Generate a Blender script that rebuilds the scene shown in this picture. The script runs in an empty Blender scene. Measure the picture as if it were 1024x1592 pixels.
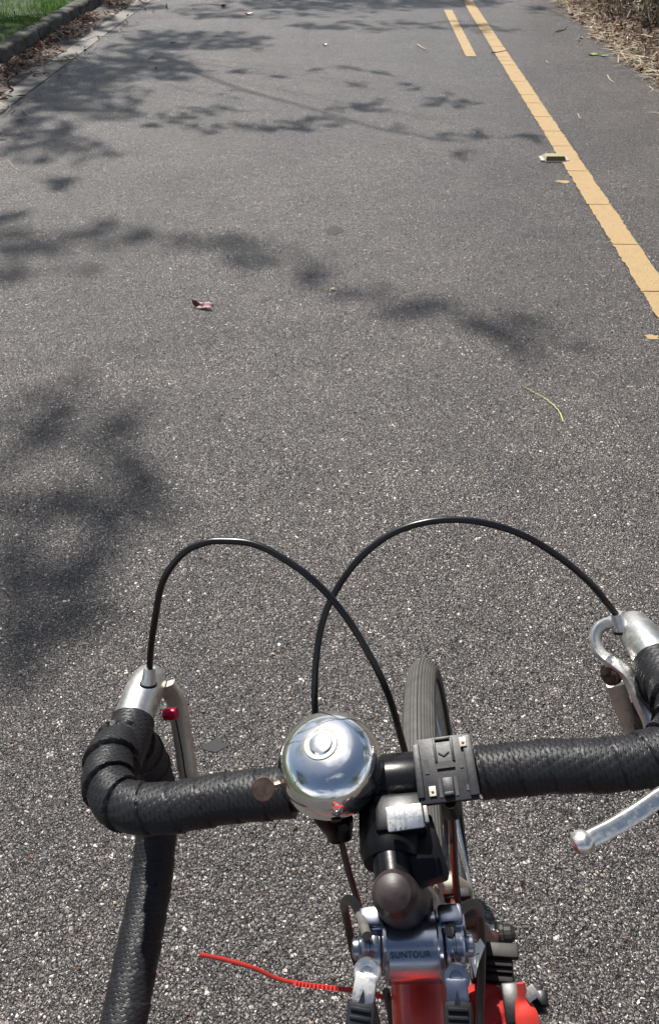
import bpy, bmesh, math, random
import numpy as np
from math import sin, cos, pi, radians, sqrt, atan2
from mathutils import Vector, Matrix, noise
random.seed(7); rng = np.random.default_rng(7)
S = bpy.context.scene; C = S.collection

# ------------------------------------------------------------------ camera, world, sun, exposure
H = 1.363                                   # lens height above the road
F_PX = 1200.0; TH = math.atan(1044/F_PX)    # 41 degrees below the horizon
cd = bpy.data.cameras.new('camera'); cam = bpy.data.objects.new('camera', cd); C.objects.link(cam)
cd.sensor_fit = 'VERTICAL'; cd.sensor_height = 24; cd.lens = 24*F_PX/1592
cd.clip_start = .02; cd.clip_end = 600
cam.location = (0, 0, H); cam.rotation_euler = (pi/2-TH, 0, 0); S.camera = cam
SUN_EL = radians(54); SUN_AZ = radians(25)  # ahead of the rider and to the left
sv = Vector((-sin(SUN_AZ)*cos(SUN_EL), cos(SUN_AZ)*cos(SUN_EL), sin(SUN_EL)))   # towards the sun
w = bpy.data.worlds.new('World'); S.world = w; w.use_nodes = True
nt = w.node_tree; nt.nodes.clear()
wo = nt.nodes.new('ShaderNodeOutputWorld'); bg = nt.nodes.new('ShaderNodeBackground')
sky = nt.nodes.new('ShaderNodeTexSky'); sky.sky_type = 'NISHITA'; sky.sun_disc = False
sky.sun_elevation = SUN_EL; sky.sun_rotation = -SUN_AZ
sky.dust_density = 1.2
bg.inputs[1].default_value = .05
# scattered fair-weather clouds over the whole sky
tcn = nt.nodes.new('ShaderNodeTexCoord'); mpn = nt.nodes.new('ShaderNodeMapping'); mpn.inputs['Scale'].default_value = (1, 1, 2.2); mpn.inputs['Location'].default_value = (2.1, .4, 0)
cn = nt.nodes.new('ShaderNodeTexNoise'); cn.inputs['Scale'].default_value = 1.0; cn.inputs['Detail'].default_value = 4; cn.inputs['Roughness'].default_value = .5
crp = nt.nodes.new('ShaderNodeValToRGB'); crp.color_ramp.elements[0].position = .50; crp.color_ramp.elements[1].position = .68
cmx = nt.nodes.new('ShaderNodeMix'); cmx.data_type = 'RGBA'; cmx.inputs[7].default_value = (14, 14.2, 14.8, 1)
nt.links.new(tcn.outputs['Generated'], mpn.inputs[0]); nt.links.new(mpn.outputs[0], cn.inputs[0]); nt.links.new(cn.outputs[0], crp.inputs[0])
nt.links.new(crp.outputs[0], cmx.inputs[0]); nt.links.new(sky.outputs[0], cmx.inputs[6]); nt.links.new(cmx.outputs[2], bg.inputs[0]); nt.links.new(bg.outputs[0], wo.inputs[0])
sl = bpy.data.lights.new('sun', 'SUN'); sl.energy = 5.0; sl.angle = radians(.9); sl.color = (1, .955, .89)
so = bpy.data.objects.new('sun', sl); C.objects.link(so)
so.rotation_euler = sv.to_track_quat('Z', 'Y').to_euler(); so.location = (0, 0, 20)
S.view_settings.view_transform = 'Standard'; S.view_settings.look = 'None'
S.view_settings.exposure = .80; S.view_settings.gamma = 1
S.render.engine = 'CYCLES'

# ------------------------------------------------------------------ helpers
CAM = Vector((0, 0, H)); FW = Vector((0, cos(TH), -sin(TH))); UP = Vector((0, sin(TH), cos(TH)))
def ray(px, py): return FW + Vector((1, 0, 0))*((px-512)/F_PX) - UP*((py-796)/F_PX)
def G(px, py, z=0.0):
    r = ray(px, py); t = (z-H)/r.z
    return CAM + r*t
ROAD = radians(1.9)                          # the road runs 1.9 degrees right of the view
def RD(x, y, z=0.0): return Vector((x*cos(ROAD)+y*sin(ROAD), -x*sin(ROAD)+y*cos(ROAD), z))

def link(me, name, mat=None, parent=None):
    o = bpy.data.objects.new(name, me); C.objects.link(o)
    if mat is not None and not me.materials: me.materials.append(mat)
    if parent is not None: o.parent = parent
    return o
def tag(o, label=None, cat=None, group=None, kind=None):
    if label: o['label'] = label
    if cat: o['category'] = cat
    if group: o['group'] = group
    if kind: o['kind'] = kind
    return o
def empty(name, M=None):
    o = bpy.data.objects.new(name, None); C.objects.link(o); o.empty_display_size = .1
    if M is not None: o.matrix_world = M
    return o

class MB:
    def __init__(s): s.v = []; s.f = []; s.uv = []; s.mi = []
    def add(s, vs, fs, uvs=None, mi=0):
        n = len(s.v); s.v += [tuple(v) for v in vs]
        for k, f in enumerate(fs):
            s.f.append([i+n for i in f]); s.mi.append(mi)
            s.uv.append(uvs[k] if uvs else [(0, 0)]*len(f))
    def box(s, c, h, M=None, mi=0, bev=0.0):
        c = Vector(c); h = Vector(h); M = M or Matrix.Identity(3)
        if bev <= 0:
            vs = [c+M@Vector((x*h.x, y*h.y, z*h.z)) for x in (-1, 1) for y in (-1, 1) for z in (-1, 1)]
            s.add(vs, [(0,1,3,2),(4,6,7,5),(0,4,5,1),(2,3,7,6),(0,2,6,4),(1,5,7,3)], mi=mi)
        else:
            bm = bmesh.new(); bmesh.ops.create_cube(bm, size=2)
            for v in bm.verts: v.co = Vector((v.co.x*h.x, v.co.y*h.y, v.co.z*h.z))
            bmesh.ops.bevel(bm, geom=list(bm.edges), offset=bev, segments=2, affect='EDGES', profile=.6)
            bm.verts.index_update()
            s.add([c+M@v.co for v in bm.verts], [[v.index for v in f.verts] for f in bm.faces], mi=mi); bm.free()
    def tube(s, P, r, seg=12, caps=True, mi=0, rfun=None, flat=None, ref=None):
        """P list of points, r radius or list; flat=(sx, sy) squeezes the section; rfun(sdist, ang)"""
        P = [Vector(p) for p in P]; n = len(P)
        R = r if isinstance(r, (list, tuple)) else [r]*n
        T = []
        for i in range(n):
            t = P[min(i+1, n-1)]-P[max(i-1, 0)]; T.append(t.normalized())
        a = Vector(ref) if ref else (Vector((0, 0, 1)) if abs(T[0].z) < .9 else Vector((1, 0, 0)))
        N = (a-T[0]*a.dot(T[0])).normalized()
        vs = []; sd = 0; SD = []
        for i in range(n):
            if i: sd += (P[i]-P[i-1]).length
            SD.append(sd)
            N = (N-T[i]*N.dot(T[i])).normalized(); Bn = T[i].cross(N)
            for k in range(seg):
                an = 2*pi*k/seg; rr = R[i] if not rfun else rfun(sd, an, R[i])
                fx, fy = flat if flat else (1, 1)
                vs.append(P[i]+N*(rr*cos(an)*fx)+Bn*(rr*sin(an)*fy))
        fs = []; uvs = []
        for i in range(n-1):
            for k in range(seg):
                k2 = (k+1) % seg
                fs.append((i*seg+k, i*seg+k2, (i+1)*seg+k2, (i+1)*seg+k))
                u0, u1 = k/seg, (k+1)/seg
                uvs.append([(u0, SD[i]), (u1, SD[i]), (u1, SD[i+1]), (u0, SD[i+1])])
        if caps:
            fs.append(tuple(reversed(range(seg)))); uvs.append([(0, 0)]*seg)
            fs.append(tuple(range((n-1)*seg, n*seg))); uvs.append([(0, 0)]*seg)
        s.add(vs, fs, uvs, mi)
    def lathe(s, prof, c=(0, 0, 0), M=None, seg=32, mi=0, closed=False):
        """prof list of (r, z) about local z"""
        c = Vector(c); M = M or Matrix.Identity(3); n = len(prof); vs = []
        for (r, z) in prof:
            for k in range(seg):
                a = 2*pi*k/seg; vs.append(c+M@Vector((r*cos(a), r*sin(a), z)))
        fs = []
        for i in range(n if closed else n-1):
            j = (i+1) % n
            for k in range(seg):
                k2 = (k+1) % seg; fs.append((i*seg+k, i*seg+k2, j*seg+k2, j*seg+k))
        if not closed:
            if prof[0][0] > 1e-6: fs.append(tuple(reversed(range(seg))))
            if prof[-1][0] > 1e-6: fs.append(tuple(range((n-1)*seg, n*seg)))
        s.add(vs, fs, mi=mi)
    def build(s, name, mat, parent=None, smooth=True, angle=35):
        me = bpy.data.meshes.new(name); me.from_pydata(s.v, [], s.f)
        uvl = me.uv_layers.new(name='UVMap')
        flat = [c for f in s.uv for p in f for c in p]
        uvl.data.foreach_set('uv', flat)
        mats = mat if isinstance(mat, list) else [mat]
        for m in mats: me.materials.append(m)
        if len(mats) > 1: me.polygons.foreach_set('material_index', s.mi)
        bm = bmesh.new(); bm.from_mesh(me)
        bmesh.ops.remove_doubles(bm, verts=bm.verts, dist=1e-6)
        bmesh.ops.recalc_face_normals(bm, faces=bm.faces)
        if smooth:
            for f in bm.faces: f.smooth = True
            for e in bm.edges:
                e.smooth = not (len(e.link_faces) == 2 and e.calc_face_angle(0) > radians(angle))
        bm.to_mesh(me); bm.free()
        return link(me, name, None, parent)

def spline(pts, n=10):
    P = [Vector(p) for p in pts]; out = []
    P = [P[0]*2-P[1]]+P+[P[-1]*2-P[-2]]
    for i in range(1, len(P)-2):
        a, b, c, d = P[i-1:i+3]
        for k in range(n):
            t = k/n
            out.append(.5*((2*b)+(c-a)*t+(2*a-5*b+4*c-d)*t*t+(3*b-a-3*c+d)*t**3))
    out.append(P[-2]); return out
def basis(z, x=None):
    z = Vector(z).normalized(); x = Vector(x) if x else (Vector((1, 0, 0)) if abs(z.x) < .9 else Vector((0, 1, 0)))
    x = (x-z*x.dot(z)).normalized(); y = z.cross(x)
    return Matrix((x, y, z)).transposed()

# ------------------------------------------------------------------ materials
class NT:
    def __init__(s, name):
        s.m = bpy.data.materials.new(name); s.m.use_nodes = True; s.t = s.m.node_tree; s.t.nodes.clear()
        s.o = s.n('OutputMaterial'); s.p = s.n('BsdfPrincipled'); s.l(s.p.outputs[0], s.o.inputs[0])
    def n(s, typ, **k):
        x = s.t.nodes.new('ShaderNode'+typ)
        for a, b in k.items(): setattr(x, a, b)
        return x
    def l(s, a, b): s.t.links.new(a, b)
    def val(s, x, sock):
        if hasattr(x, 'is_output') or isinstance(x, bpy.types.NodeSocket): s.l(x, sock)
        else: sock.default_value = x
    def math(s, op, a, b=0.0, c=0.0, clamp=False):
        x = s.n('Math', operation=op, use_clamp=clamp)
        s.val(a, x.inputs[0]); s.val(b, x.inputs[1]); s.val(c, x.inputs[2]); return x.outputs[0]
    def ramp(s, f, pts, interp='LINEAR'):
        x = s.n('ValToRGB'); x.color_ramp.interpolation = interp; e = x.color_ramp.elements
        while len(e) < len(pts): e.new(.5)
        for k, (p, c) in enumerate(pts):
            e[k].position = p; e[k].color = (*c, 1) if isinstance(c, (tuple, list)) else (c, c, c, 1)
        s.l(f, x.inputs[0]); return x.outputs[0]
    def mix(s, f, a, b, mode='MIX'):
        x = s.n('Mix', data_type='RGBA', blend_type=mode)
        s.val(f, x.inputs[0])
        for v, i in ((a, 6), (b, 7)):
            if isinstance(v, (tuple, list)): x.inputs[i].default_value = (*v, 1)
            else: s.l(v, x.inputs[i])
        return x.outputs[2]
    def noise(s, vec, scale, detail=4, rough=.6):
        x = s.n('TexNoise'); x.inputs['Scale'].default_value = scale; x.inputs['Detail'].default_value = detail
        x.inputs['Roughness'].default_value = rough
        if vec is not None: s.l(vec, x.inputs[0])
        return x
    def vor(s, vec, scale, feature='F1', rnd=1):
        x = s.n('TexVoronoi', feature=feature); x.inputs['Scale'].default_value = scale
        x.inputs['Randomness'].default_value = rnd
        if vec is not None: s.l(vec, x.inputs['Vector'])
        return x
    def bump(s, h, dist, strength=1, prev=None):
        x = s.n('Bump'); x.inputs['Distance'].default_value = dist; x.inputs['Strength'].default_value = strength
        s.l(h, x.inputs['Height'])
        if prev is not None: s.l(prev, x.inputs['Normal'])
        return x.outputs[0]
    def obj(s): return s.n('TexCoord').outputs['Object']
    def done(s, col=None, rough=.5, metal=0, normal=None, **k):
        if col is not None: s.val((*col, 1) if isinstance(col, (tuple, list)) else col, s.p.inputs['Base Color'])
        s.val(rough, s.p.inputs['Roughness']); s.val(metal, s.p.inputs['Metallic'])
        if normal is not None: s.l(normal, s.p.inputs['Normal'])
        for a, b in k.items(): s.val(b, s.p.inputs[a.replace('_', ' ')])
        return s.m

def mat_simple(name, col, rough=.5, metal=0, var=.25, scale=60, bump=.0004, dirt=None, **k):
    m = NT(name); o = m.obj(); nz = m.noise(o, scale, 5, .65); n2 = m.noise(o, scale*.2, 3)
    lo = tuple(c*(1-var) for c in col); hi = tuple(min(1, c*(1+var)) for c in col)
    c = m.mix(m.ramp(nz.outputs[0], [(.3, 0), (.7, 1)]), lo, hi)
    if dirt: c = m.mix(m.ramp(n2.outputs[0], [(.5, 0), (.66, .85)]), c, dirt)
    r = m.math('MULTIPLY_ADD', nz.outputs[0], .3*rough+.05, rough*.85-.02)
    return m.done(c, r, metal, m.bump(nz.outputs[0], bump, .6), **k)

def asphalt():
    m = NT('asphalt'); o = m.obj()
    # warp so that the stones are not regular cells
    wn = m.noise(o, 60, 2); wv = m.n('VectorMath', operation='MULTIPLY_ADD'); m.l(wn.outputs[1], wv.inputs[0])
    wv.inputs[1].default_value = (.010, .010, .002); m.l(o, wv.inputs[2]); ov = wv.outputs[0]
    big = m.noise(o, .55, 3, .55); mid = m.noise(o, 5, 5, .65); track = m.noise(o, 1.7, 4, .6); fine = m.noise(o, 1400, 2)
    sizes = m.ramp(m.noise(o, 22, 3).outputs[0], [(.44, 0), (.56, 1)])
    va = m.vor(ov, 200); vb = m.vor(ov, 140); v2 = m.vor(ov, 360)
    ea = m.vor(ov, 200, 'DISTANCE_TO_EDGE'); eb = m.vor(ov, 140, 'DISTANCE_TO_EDGE')
    def mx(f, a_, b_):
        x = m.n('Mix', data_type='FLOAT'); m.l(f, x.inputs[0]); m.l(a_, x.inputs[2]); m.l(b_, x.inputs[3]); return x.outputs[0]
    vcol = m.n('Mix', data_type='RGBA'); m.l(sizes, vcol.inputs[0]); m.l(va.outputs['Color'], vcol.inputs[6]); m.l(vb.outputs['Color'], vcol.inputs[7])
    dist = mx(sizes, va.outputs['Distance'], vb.outputs['Distance']); edge = mx(sizes, ea.outputs['Distance'], eb.outputs['Distance'])
    sep = m.n('SeparateColor'); m.l(vcol.outputs[2], sep.inputs[0])
    sep2 = m.n('SeparateColor'); m.l(v2.outputs['Color'], sep2.inputs[0])
    c1 = m.ramp(sep.outputs[0], [(0, (.024, .021, .020)), (.45, (.050, .044, .041)), (.72, (.085, .076, .070)), (.90, (.135, .122, .112)), (.975, (.33, .31, .29))])
    c2 = m.ramp(sep2.outputs[0], [(0, (.018, .016, .016)), (.5, (.046, .041, .039)), (.82, (.095, .085, .079)), (.95, (.17, .155, .145)), (.985, (.40, .38, .36))])
    pick = m.ramp(sep.outputs[1], [(.50, 0), (.56, 1)])
    col = m.mix(pick, c1, c2)
    # binder between the stones, painted darker for the shade down in the gaps
    gap = m.ramp(edge, [(.02, 0), (.16, 1)])
    col = m.mix(gap, (.007, .0065, .0065), col)
    # pits where stones have gone
    pit = m.ramp(m.vor(ov, 42).outputs['Distance'], [(.10, 1), (.26, 0)])
    pitm = m.math('MULTIPLY', pit, m.ramp(m.noise(o, 4, 3).outputs[0], [(.42, 0), (.60, 1)]))
    col = m.mix(m.math('MULTIPLY', pitm, .85), col, (.010, .0095, .0095))
    tone = m.ramp(big.outputs[0], [(.3, (1.80, 1.74, 1.74)), (.7, (2.50, 2.37, 2.28))])
    tone2 = m.ramp(mid.outputs[0], [(.3, .82), (.72, 1.18)]); tone3 = m.ramp(track.outputs[0], [(.3, .78), (.7, 1.18)])
    for tn in (tone, tone2, tone3):
        x = m.n('Mix', data_type='RGBA', blend_type='MULTIPLY'); x.inputs[0].default_value = 1; m.l(col, x.inputs[6]); m.l(tn, x.inputs[7]); col = x.outputs[2]
    h = m.math('SUBTRACT', 1, dist)
    h = m.math('MULTIPLY_ADD', sep.outputs[2], .75, h)
    h = m.math('MULTIPLY_ADD', gap, .45, h)
    h2 = m.math('MULTIPLY_ADD', sep2.outputs[1], .6, m.math('SUBTRACT', 1, v2.outputs['Distance']))
    n1 = m.bump(h, .0080, 1.0); n2 = m.bump(h2, .0020, .8, n1)
    n2 = m.bump(mid.outputs[0], .010, .6, n2)
    n2 = m.bump(m.math('SUBTRACT', 1, pitm), .006, 1, n2)
    rough = m.math('MULTIPLY_ADD', sep2.outputs[2], -.40, .60)
    return m.done(col, rough, 0, n2, Specular_IOR_Level=.85)

def paint(name, col, wear=.5):
    m = NT(name); o = m.obj(); v = m.vor(o, 150); e = m.vor(o, 150, 'DISTANCE_TO_EDGE'); n = m.noise(o, 14, 6, .75); n3 = m.noise(o, 3, 3)
    nn = m.noise(o, 130, 3)
    c = m.mix(m.ramp(n.outputs[0], [(.35, 0), (.7, 1)]), tuple(x*.82 for x in col), tuple(min(1, x*1.08) for x in col))
    c = m.mix(m.ramp(nn.outputs[0], [(.35, .25), (.5, 0)]), c, tuple(x*.45 for x in col))
    worn = m.ramp(m.math('MULTIPLY_ADD', m.math('SUBTRACT', n.outputs[0], .5), 1.4, nn.outputs[0]), [(.66+.0*wear, 0), (.78-.2*wear+.1, .75)])
    c = m.mix(worn, c, (.075, .07, .066))
    h = m.math('SUBTRACT', 1, v.outputs['Distance'])
    return m.done(c, .75, 0, m.bump(h, .003, .6))

def tape_mat():
    m = NT('black_bar_tape'); uv = m.n('UVMap').outputs[0]
    s = m.n('SeparateXYZ'); m.l(uv, s.inputs[0]); o = m.obj(); nz = m.noise(o, 90, 4)
    # embossed wavy rows running round the bar
    u = m.math('MULTIPLY', s.outputs[0], 2*pi*17); row = m.math('MULTIPLY', s.outputs[1], 1/.0034)
    wob = m.math('MULTIPLY', m.math('ADD', m.math('SINE', m.math('MULTIPLY_ADD', m.math('FLOOR', row), 1.7, u)), m.math('MULTIPLY_ADD', nz.outputs[0], 2.4, -1.2)), .17)
    fr = m.math('FRACT', m.math('ADD', m.math('ADD', row, wob), 40))
    dd = m.math('ABSOLUTE', m.math('SUBTRACT', fr, .5))
    hgt = m.math('SUBTRACT', 1, m.math('MULTIPLY', m.math('SUBTRACT', dd, .30, clamp=True), 5, clamp=True))
    col_ = m.math('ABSOLUTE', m.math('SINE', m.math('MULTIPLY_ADD', m.math('FLOOR', row), .9, m.math('MULTIPLY', u, .5))))
    hgt = m.math('MULTIPLY_ADD', m.math('POWER', col_, .4), .35, m.math('MULTIPLY', hgt, .65))
    c = m.mix(m.ramp(hgt, [(.1, 0), (.9, 1)]), (.003, .003, .004), (.012, .0125, .015))
    dust = m.ramp(m.noise(o, 35, 5, .7).outputs[0], [(.5, 0), (.75, .3)])
    c = m.mix(dust, c, (.040, .040, .044))
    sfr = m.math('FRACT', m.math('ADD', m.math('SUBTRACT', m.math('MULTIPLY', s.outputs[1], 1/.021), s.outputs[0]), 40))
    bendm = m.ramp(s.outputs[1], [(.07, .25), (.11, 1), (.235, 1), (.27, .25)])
    seam_shade = m.math('MULTIPLY', m.ramp(sfr, [(0, 1), (.06, 1), (.10, 0), (1, 0)]), bendm)
    c = m.mix(seam_shade, c, (.0015, .0015, .002))  # shade under the wrap edges, painted in as dark lines
    n = m.bump(hgt, .00046, .75); n = m.bump(nz.outputs[0], .0004, .5, n)
    return m.done(c, .46, 0, n, Specular_IOR_Level=.32)

def chrome(name='chrome', tint=(.88, .88, .87), r0=.04, r1=.20, pits=.5, haze=.4):
    m = NT(name); o = m.obj()
    n = m.noise(o, 220, 6, .75); n2 = m.noise(o, 40, 4, .6); sc = m.noise(o, 500, 3, .7)
    r = m.ramp(n2.outputs[0], [(.35, r0), (.72, r1)])
    c = m.mix(m.ramp(n.outputs[0], [(.62, 0), (.74, pits)]), tint, (.24, .22, .2))
    m.done(c, r, 1, m.bump(sc.outputs[0], .00004, .4))
    g = m.n('BsdfAnisotropic'); m.l(c, g.inputs['Color']); g.inputs['Roughness'].default_value = .33   # the haze of fine scratches
    ms = m.n('MixShader'); m.l(m.ramp(n2.outputs[0], [(.3, haze*.6), (.7, min(1, haze*1.3))]), ms.inputs[0]); m.l(m.p.outputs[0], ms.inputs[1]); m.l(g.outputs[0], ms.inputs[2]); m.l(ms.outputs[0], m.o.inputs[0])
    return m.m

def alu(name='worn_aluminium', col=(.62, .62, .60), rough=.32, dirt=(.16, .14, .12)):
    m = NT(name); o = m.obj(); n = m.noise(o, 70, 6, .7); n2 = m.noise(o, 260, 4, .7)
    c = m.mix(m.ramp(n.outputs[0], [(.48, 0), (.72, .8)]), col, dirt)
    c = m.mix(m.ramp(n2.outputs[0], [(.62, 0), (.72, .6)]), c, (.12, .1, .09))
    r = m.math('MULTIPLY_ADD', n.outputs[0], .35, rough-.1)
    me = m.ramp(n.outputs[0], [(.5, 1), (.7, .45)])
    return m.done(c, r, me, m.bump(n2.outputs[0], .0003, .5))

def leafmat(name, cols, rough=.6, trans=0.0, scale=9):
    m = NT(name); g = m.n('NewGeometry'); ri = g.outputs['Random Per Island']
    c = m.ramp(ri, [(k/(len(cols)-1) if len(cols) > 1 else 0, cc) for k, cc in enumerate(cols)])
    n = m.noise(m.obj(), 45, 3); c = m.mix(m.ramp(n.outputs[0], [(.3, .4), (.7, 0)]), c, tuple(x*.5 for x in cols[0]))
    mt = m.done(c, rough, 0)
    if trans:
        tr = m.n('BsdfTranslucent'); m.l(c, tr.inputs[0]); ms = m.n('MixShader'); ms.inputs[0].default_value = trans
        m.l(m.p.outputs[0], ms.inputs[1]); m.l(tr.outputs[0], ms.inputs[2]); m.l(ms.outputs[0], m.o.inputs[0])
    return mt

def tyre_mat():
    m = NT('tyre_rubber'); o = m.obj(); n = m.noise(o, 30, 5, .7); n2 = m.noise(o, 300, 3)
    c = m.mix(m.ramp(n.outputs[0], [(.3, 0), (.75, 1)]), (.045, .044, .041), (.095, .090, .083))
    return m.done(c, .72, 0, m.bump(n2.outputs[0], .0004, .5))

M_asph = asphalt()
M_yel = paint('yellow_road_paint', (.345, .235, .108), .35)
M_wht = paint('worn_white_road_paint', (.145, .135, .118), .9)
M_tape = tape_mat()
M_chrome = chrome(r0=.03, r1=.09, haze=.20)
M_chrome2 = chrome('dull_chrome', (.34, .36, .42), .12, .30, .8, .25)
M_alu = alu(); M_alubr = alu('bright_aluminium', (.80, .80, .78), .28, (.42, .40, .37))
M_beige = alu('grimy_aluminium', (.42, .39, .32), .5, (.17, .14, .11))
M_black = mat_simple('black_plastic', (.004, .004, .005), .32, bump=.0002, Specular_IOR_Level=.2)
M_blackr = mat_simple('black_rubber', (.008, .008, .009), .5, bump=.0003, Specular_IOR_Level=.25)
M_cable = mat_simple('black_cable_housing', (.007, .007, .008), .30, bump=.0001)
M_mount = mat_simple('charcoal_plastic', (.006, .007, .0105), .42, var=.15, scale=200, bump=.0002, dirt=(.016, .018, .022), Specular_IOR_Level=.35)
M_hole = mat_simple('dark_recess', (.006, .006, .007), .6)
M_quill = mat_simple('scuffed_brown_paint', (.020, .0135, .0145), .42, var=.5, scale=120, bump=.0004, dirt=(.045, .036, .036), Specular_IOR_Level=.35)
M_stemblk = mat_simple('glossy_black_paint', (.005, .005, .007), .28, var=.4, scale=80, bump=.0002, Specular_IOR_Level=.3)
M_clampblk = mat_simple('dusty_black_paint', (.012, .011, .011), .5, var=.5, scale=100, dirt=(.03, .027, .024), Specular_IOR_Level=.25)
M_red = mat_simple('red_frame_paint', (.72, .045, .028), .30, var=.2, scale=90, bump=.0002, dirt=(.42, .03, .02), Coat_Weight=.4)
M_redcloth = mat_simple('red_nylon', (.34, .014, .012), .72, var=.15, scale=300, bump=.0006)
M_redtie = mat_simple('red_nylon_tie', (.50, .040, .028), .40, var=.1)
M_redano = mat_simple('red_anodised', (.42, .01, .035), .28, .8)
M_bronze = mat_simple('bronze_bolt', (.13, .09, .07), .4, .8, var=.4, scale=150)
M_greyh = mat_simple('grey_cable_housing', (.10, .094, .084), .55, var=.25, scale=150)
M_tyre = tyre_mat()
M_groove = mat_simple('tyre_groove', (.02, .02, .02), .9)
M_side = mat_simple('tyre_sidewall', (.060, .056, .050), .7, var=.3, scale=80)
M_rim = alu('rim_aluminium', (.45, .44, .42), .3)
M_spoke = mat_simple('steel_spoke', (.80, .76, .70), .25, 1, var=.2)
M_tag = mat_simple('white_paper', (.80, .79, .75), .8, var=.06)
M_kerb = mat_simple('mossy_kerb_concrete', (.095, .09, .078), .95, var=.6, scale=28, bump=.008, dirt=(.020, .026, .011))
M_soil = mat_simple('leaf_mould_soil', (.055, .042, .030), .95, var=.6, scale=18, bump=.02)
M_turf = mat_simple('turf', (.022, .050, .006), .9, var=.6, scale=14, bump=.02)
M_gutter = mat_simple('silt_gutter', (.075, .062, .052), .95, var=.5, scale=22, bump=.006)
M_bark = mat_simple('bark', (.12, .09, .065), .9, var=.5, scale=20, bump=.01)
M_leafs = leafmat('tree_leaf', [(.035, .075, .015), (.05, .10, .02), (.075, .12, .03)], .5, .3)
M_grass = leafmat('grass_blade', [(.035, .12, .006), (.05, .16, .008), (.08, .20, .012), (.12, .15, .03)], .85, .35)
M_litter = leafmat('dead_leaf', [(.10, .055, .032), (.20, .12, .08), (.30, .20, .15), (.50, .40, .33), (.14, .075, .05)], .75, .1)
M_litterb = leafmat('brown_leaf', [(.06, .032, .018), (.15, .075, .04), (.26, .15, .10), (.50, .38, .28), (.09, .045, .028)], .75, .1)
M_straw = leafmat('dry_straw', [(.60, .50, .34), (.40, .31, .19), (.75, .66, .50), (.22, .15, .10)], .7, .1)
M_chip = leafmat('stone_chip', [(.07, .065, .062), (.13, .12, .115), (.24, .22, .21), (.10, .09, .088), (.42, .40, .38)], .5)
M_leafpink = mat_simple('pink_leaf_face', (.34, .20, .20), .5, var=.25, scale=60, bump=.0008)
M_leafred = mat_simple('maroon_leaf_face', (.11, .035, .04), .5, var=.25, scale=60)
M_twig = mat_simple('pale_twig', (.44, .37, .27), .7, var=.25)
M_twigd = mat_simple('dark_twig', (.05, .04, .03), .8)
M_stemgreen = mat_simple('yellow_green_stalk', (.38, .40, .12), .6, var=.2)
M_greenleaf = mat_simple('fresh_green_leaf', (.16, .26, .03), .45, var=.3, scale=40)
M_tar = mat_simple('smooth_tar', (.030, .030, .032), .85, var=.2, scale=40, bump=.0006)
M_stud = mat_simple('cream_stud_paint', (.30, .28, .17), .42, var=.15, scale=60)
M_studfl = mat_simple('pale_stud_flange', (.36, .34, .32), .5, var=.2, scale=60)
M_lens = mat_simple('amber_reflector', (.045, .028, .010), .15, var=.3, scale=300)

# ------------------------------------------------------------------ ground, road, paint, kerb
def grid(name, x0, x1, y0, y1, nx, ny, zf, mat, parent=None, kind='structure'):
    xs = np.linspace(x0, x1, nx+1); ys = np.linspace(y0, y1, ny+1)
    vs = [RD(x, y, zf(x, y)) for y in ys for x in xs]
    fs = [(j*(nx+1)+i, j*(nx+1)+i+1, (j+1)*(nx+1)+i+1, (j+1)*(nx+1)+i) for j in range(ny) for i in range(nx)]
    me = bpy.data.meshes.new(name); me.from_pydata([tuple(v) for v in vs], [], fs)
    me.polygons.foreach_set('use_smooth', [True]*len(fs))
    o = link(me, name, mat, parent)
    if kind: o['kind'] = kind
    return o
grid('ground', -250, 250, -60, 450, 8, 8, lambda x, y: -.03, M_soil)
grid('road', -2.86, 5.2, -12, 120, 2, 2, lambda x, y: 0, M_asph)
grid('gutter', -2.86, -2.525, -6, 60, 4, 400, lambda x, y: .002+.007*max(0, noise.noise(Vector((x*5, y*5, 0)))+.2)*min(1, (-2.525-x)*8), M_gutter)
def lawn_z(x, y): return .085+.03*noise.noise(Vector((x*1.5, y*1.5, 3)))+.02*max(0, -2.98-x)
grid('lawn', -12, -2.95, -6, 60, 60, 300, lawn_z, M_turf)
def verge_edge(y): return 2.20+.10*noise.noise(Vector((y*1.3, 4, 0)))+.05*noise.noise(Vector((y*5, 9, 0)))
def verge_z(x, y):
    d = x-verge_edge(y)
    return -.02+.035*max(0, min(1, d*5+.3))+.16*max(0, d-.2)+.02*noise.noise(Vector((x*6, y*6, 1)))*(d > 0)
grid('verge', 1.9, 12, -6, 60, 60, 260, verge_z, M_soil)

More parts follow.
